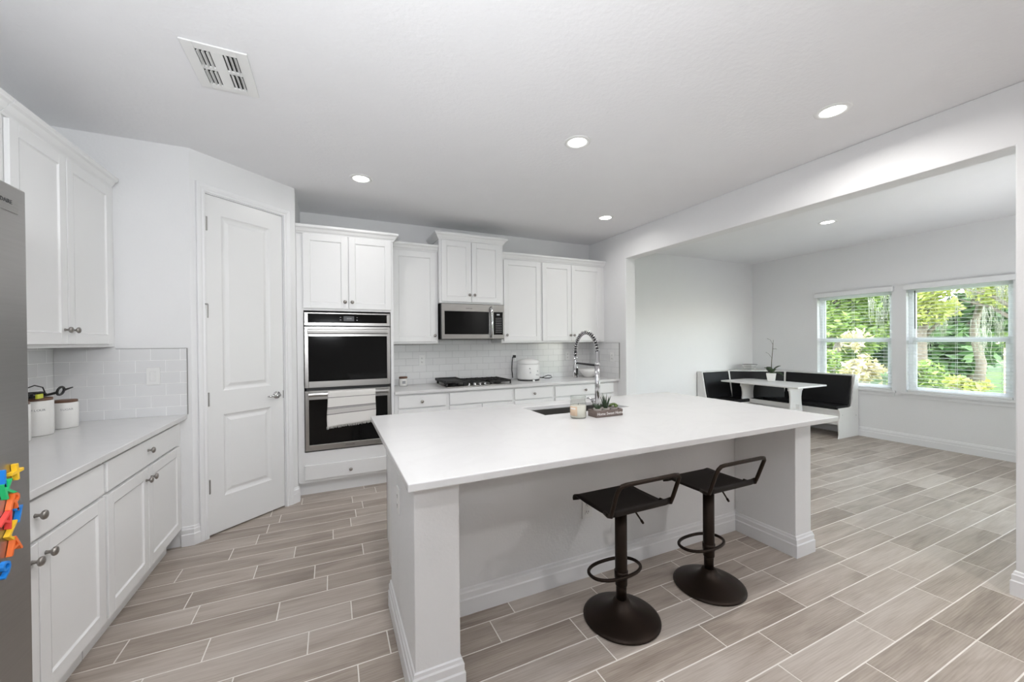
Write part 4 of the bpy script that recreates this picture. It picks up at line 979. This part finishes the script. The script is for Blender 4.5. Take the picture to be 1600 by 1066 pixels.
tag(MB().lathe([(0, 0), (.050, 0), (.055, .006), (.085, .045), (.112, .088), (.120, .100), (.116, .101), (.080, .050), (.045, .014), (0, .012)], c).build('decorative_bowl', 'bowl'), 'shallow grey and white banded bowl on the bench corner shelf', 'bowl')

# ------------------------------------------------------------------ ceiling: lights and vent
def can(x, y, label, energy):
    t = thing('recessed_light', (x, y, ZC), label, 'ceiling light', 'recessed ceiling lights')
    MB().lathe([(.062, -.001), (.064, -.006), (.084, -.006), (.090, -.003), (.091, -.0005)], (x, y, ZC), Z_, 40).build('trim_ring', 'wplastic', t)
    MB().lathe([(0, -.0025), (.063, -.0025)], (x, y, ZC), Z_, 40).build('lens', 'lens', t)
    d = bpy.data.lights.new('can_light', 'AREA'); d.shape = 'DISK'; d.size = .12; d.energy = energy; d.color = (1, .98, .955); d.spread = R(165)
    o = bpy.data.objects.new('can_light', d); COL.objects.link(o); o.parent = t; o.location = (0, 0, -.008)
for x, y, lab, k in ((.239, 3.474, 'lit recessed ceiling light nearest the pantry door', .28), (1.547, 2.247, 'lit recessed ceiling light over the island, above the sink', .65),
                     (2.770, 3.493, 'lit recessed ceiling light in the kitchen corner near the right upper cabinets', .4), (2.739, 1.318, 'lit recessed ceiling light closest to the wide opening and nearest the camera', 1.1),
                     (5.273, 2.593, 'lit recessed ceiling light over the dining nook beyond the header', .7),
                     (.24, 1.32, 'lit recessed ceiling light above the aisle left of the island, out of frame', .9),
                     (2.75, -.85, 'lit recessed ceiling light behind the camera towards the right', 2.2), (.24, -.85, 'lit recessed ceiling light behind the camera towards the left', .15),
                     (1.5, -2.6, 'lit recessed ceiling light added deep in the unseen living area', .6)):  # last lamp is unseen, added to raise the overall brightness
    can(x, y, lab, CAN_W*k)
t = thing('ceiling_vent', (-.475, 2.37, ZC), 'white two way louvred air vent in the ceiling', 'vent')
vx0, vx1, vy0, vy1 = -.604, -.346, 2.193, 2.550
MB().box(vx0+.02, vx1-.02, vy0+.02, vy1-.02, ZC-.0015, ZC-.0005).build('duct', 'duct', t)
zv0, zv1 = ZC-.010, ZC-.002
b = MB().box(vx0, vx0+.048, vy0, vy1, zv0, zv1).box(vx1-.048, vx1, vy0, vy1, zv0, zv1).box(vx0+.048, vx1-.048, vy0, vy0+.045, zv0, zv1).box(vx0+.048, vx1-.048, vy1-.045, vy1, zv0, zv1)
xm, ym = (vx0+vx1)/2, (vy0+vy1)/2
b.box(xm-.024, xm+.024, vy0+.045, vy1-.045, zv0, zv1).box(vx0+.048, xm-.024, ym-.012, ym+.012, zv0, zv1).box(xm+.024, vx1-.048, ym-.012, ym+.012, zv0, zv1)
b.build('frame', 'wplastic', t, bevel=.002)
for k in range(3):
    for sgn in (-1, 1):
        xs = xm+sgn*(.024+.0095+k*.0185)
        for ya, yb in ((vy0+.045, ym-.012), (ym+.012, vy1-.045)):
            if sgn < 0: MB().hexa([(xs-.004, ya, ZC-.0165), (xs-.0025, ya, ZC-.0165), (xs-.0025, yb, ZC-.0165), (xs-.004, yb, ZC-.0165)], [(xs+.0025, ya, ZC-.0025), (xs+.004, ya, ZC-.0025), (xs+.004, yb, ZC-.0025), (xs+.0025, yb, ZC-.0025)]).build('louver', 'wplastic', t)
            else: MB().hexa([(xs+.0075, ya, ZC-.0145), (xs+.009, ya, ZC-.0145), (xs+.009, yb, ZC-.0145), (xs+.0075, yb, ZC-.0145)], [(xs-.0055, ya, ZC-.0025), (xs-.004, ya, ZC-.0025), (xs-.004, yb, ZC-.0025), (xs-.0055, yb, ZC-.0025)]).build('louver', 'wplastic', t)

# ------------------------------------------------------------------ outside the windows
struct(MB().box(XW+.15, 45, -20, 40, -.30, -.18).build('ground', 'grass'))
def leaves(mb, blobs, n, size, rng, droop=0):
    tot = sum(b_[3]*b_[4]*b_[5] for b_ in blobs)
    for cx, cy, cz, rx, ry, rz in blobs:
        k = int(n*rx*ry*rz/tot)
        for _ in range(k):
            while True:
                u = Vector((rng.uniform(-1, 1), rng.uniform(-1, 1), rng.uniform(-1, 1)))
                if .25 < u.length < 1: break
            c = Vector((cx+u.x*rx, cy+u.y*ry, cz+u.z*rz)); s = size*rng.uniform(.6, 1.4)
            d = Vector((rng.gauss(0, 1), rng.gauss(0, 1), rng.gauss(-droop, .7))).normalized(); e = d.cross(Vector((rng.gauss(0, 1), rng.gauss(0, 1), rng.gauss(0, 1)))).normalized()
            mb.add([c-d*s, c+e*s*.38, c+d*s, c-e*s*.38], [(0, 1, 2, 3)])
def tree(x, y, h, cw, mname, label, name='tree', n=4200, size=.10, low=0.0, cat='tree', seed=0, moss=False, group='trees beyond the nook windows', trunk=.12):
    rng = random.Random(seed); t = thing(name, (x, y, -.18), label, cat, group)
    pts = [(x, y, -.2)]; 
    for k in range(1, 6): pts.append((x+rng.uniform(-.12, .12), y+rng.uniform(-.15, .15), -.2+h*.8*k/5))
    b = MB().tube(pts, [trunk*(1-.14*k) for k in range(6)], 9)
    for k in range(7):
        z = h*rng.uniform(.25, .7); a = rng.uniform(0, 2*PI); q = cw*rng.uniform(.5, .9)
        b.tube([(x, y, z), (x+q*.5*math.cos(a), y+q*.5*math.sin(a), z+h*.08), (x+q*math.cos(a), y+q*math.sin(a), z+h*.12)], [trunk*.4, trunk*.28, trunk*.08], 6)
    b.build('trunk', 'bark', t)
    bl = []
    for k in range(16):
        a = rng.uniform(0, 2*PI); q = cw*rng.uniform(.1, .75); z = low+(h-low)*rng.uniform(.12, .92); r_ = cw*rng.uniform(.28, .48)
        bl.append((x+q*math.cos(a), y+q*math.sin(a), z, r_, r_, r_*.75))
    b = MB(); leaves(b, bl, n, size, rng); b.build('foliage', mname, t, fix=False)
    if moss:
        b = MB()
        for k in range(8):
            xx, yy, z = x-cw*rng.uniform(.2, .8), y+cw*rng.uniform(-.8, .8), rng.uniform(1.5, 3.0)
            for j in range(22):
                L = rng.uniform(.15, .75); ax, ay = xx+rng.gauss(0, .05), yy+rng.gauss(0, .05); zz = z+rng.uniform(-.1, .1)
                p = [(ax+rng.gauss(0, .015), ay+rng.gauss(0, .015), zz-L*q/4) for q in range(5)]; b.tube(p, [.0055*(1-.18*q) for q in range(5)], 4)
        b.build('hanging_moss', 'moss', t)
tree(13.9, 6.6, 5.2, 1.35, 'leaf_mid', 'mid green broad tree filling the upper part of the bench window', seed=1, n=6500, size=.10, low=.6)
tree(16.3, 8.0, 5.0, 1.5, 'leaf_mid', 'mid green tree behind, at the bench end of the view', seed=2, n=5500, size=.12)
tree(13.2, 4.45, 5.4, .95, 'leaf_yellow', 'yellow green tree hung with grey moss outside the second window', seed=3, n=4500, size=.08, low=1.35, moss=True)
tree(12.6, 2.75, 5.4, 1.15, 'leaf_yellow', 'yellow green tree with hanging moss near the brick pillar', seed=4, n=4500, size=.08, low=1.3, moss=True)
tree(16.0, 4.35, 5.6, 1.0, 'leaf_yellow', 'lime green tree between the two mossy trees', seed=31, n=4200, size=.08, low=1.2, moss=True)
tree(19.5, 5.4, 6.0, 2.3, 'leaf_dark', 'deep green shade tree far behind the mossy trees', seed=5, n=9000, size=.17)
tree(19.5, 9.6, 6.0, 2.3, 'leaf_dark', 'deep green background tree behind the pale shrub', seed=6, n=9000, size=.17)
tree(28.0, 11.0, 7.4, 3.6, 'leaf_mid', 'far mid green tree closing the view behind the bench window', seed=21, n=9000, size=.2)
tree(29.0, 5.2, 7.4, 3.4, 'leaf_mid', 'far mid green tree closing the view behind the second window', seed=22, n=9000, size=.2)
tree(23.0, 0.6, 6.4, 2.3, 'leaf_dark', 'deep green background tree behind the brick pillar', seed=8, n=6000, size=.13)
G2 = 'shrubs beyond the nook windows'
tree(10.6, 4.62, 1.55, .62, 'leaf_cream', 'cream leaved shrub low in the bench window', 'shrub', 900, .085, 0, 'shrub', 9, group=G2, trunk=.03)
tree(11.0, 5.45, 1.2, .7, 'leaf_mid', 'mid green shrub beside the cream leaved one', 'shrub', 1600, .07, 0, 'shrub', 10, group=G2, trunk=.03)
tree(10.6, 3.60, .95, .62, 'leaf_mid', 'low mid green shrub under the mossy trees', 'shrub', 1500, .06, 0, 'shrub', 12, group=G2, trunk=.03)
tree(9.75, 2.78, .80, .34, 'leaf_yellow', 'low yellow green shrub in front of the brick pillar', 'shrub', 900, .06, 0, 'shrub', 13, group=G2, trunk=.03)
tag(MB().box(9.6, 9.9, 2.13, 2.325, -.18, 1.24).build('brick_pillar', 'brick'), 'peach brick pillar outside, at the right edge of the second window', 'pillar')
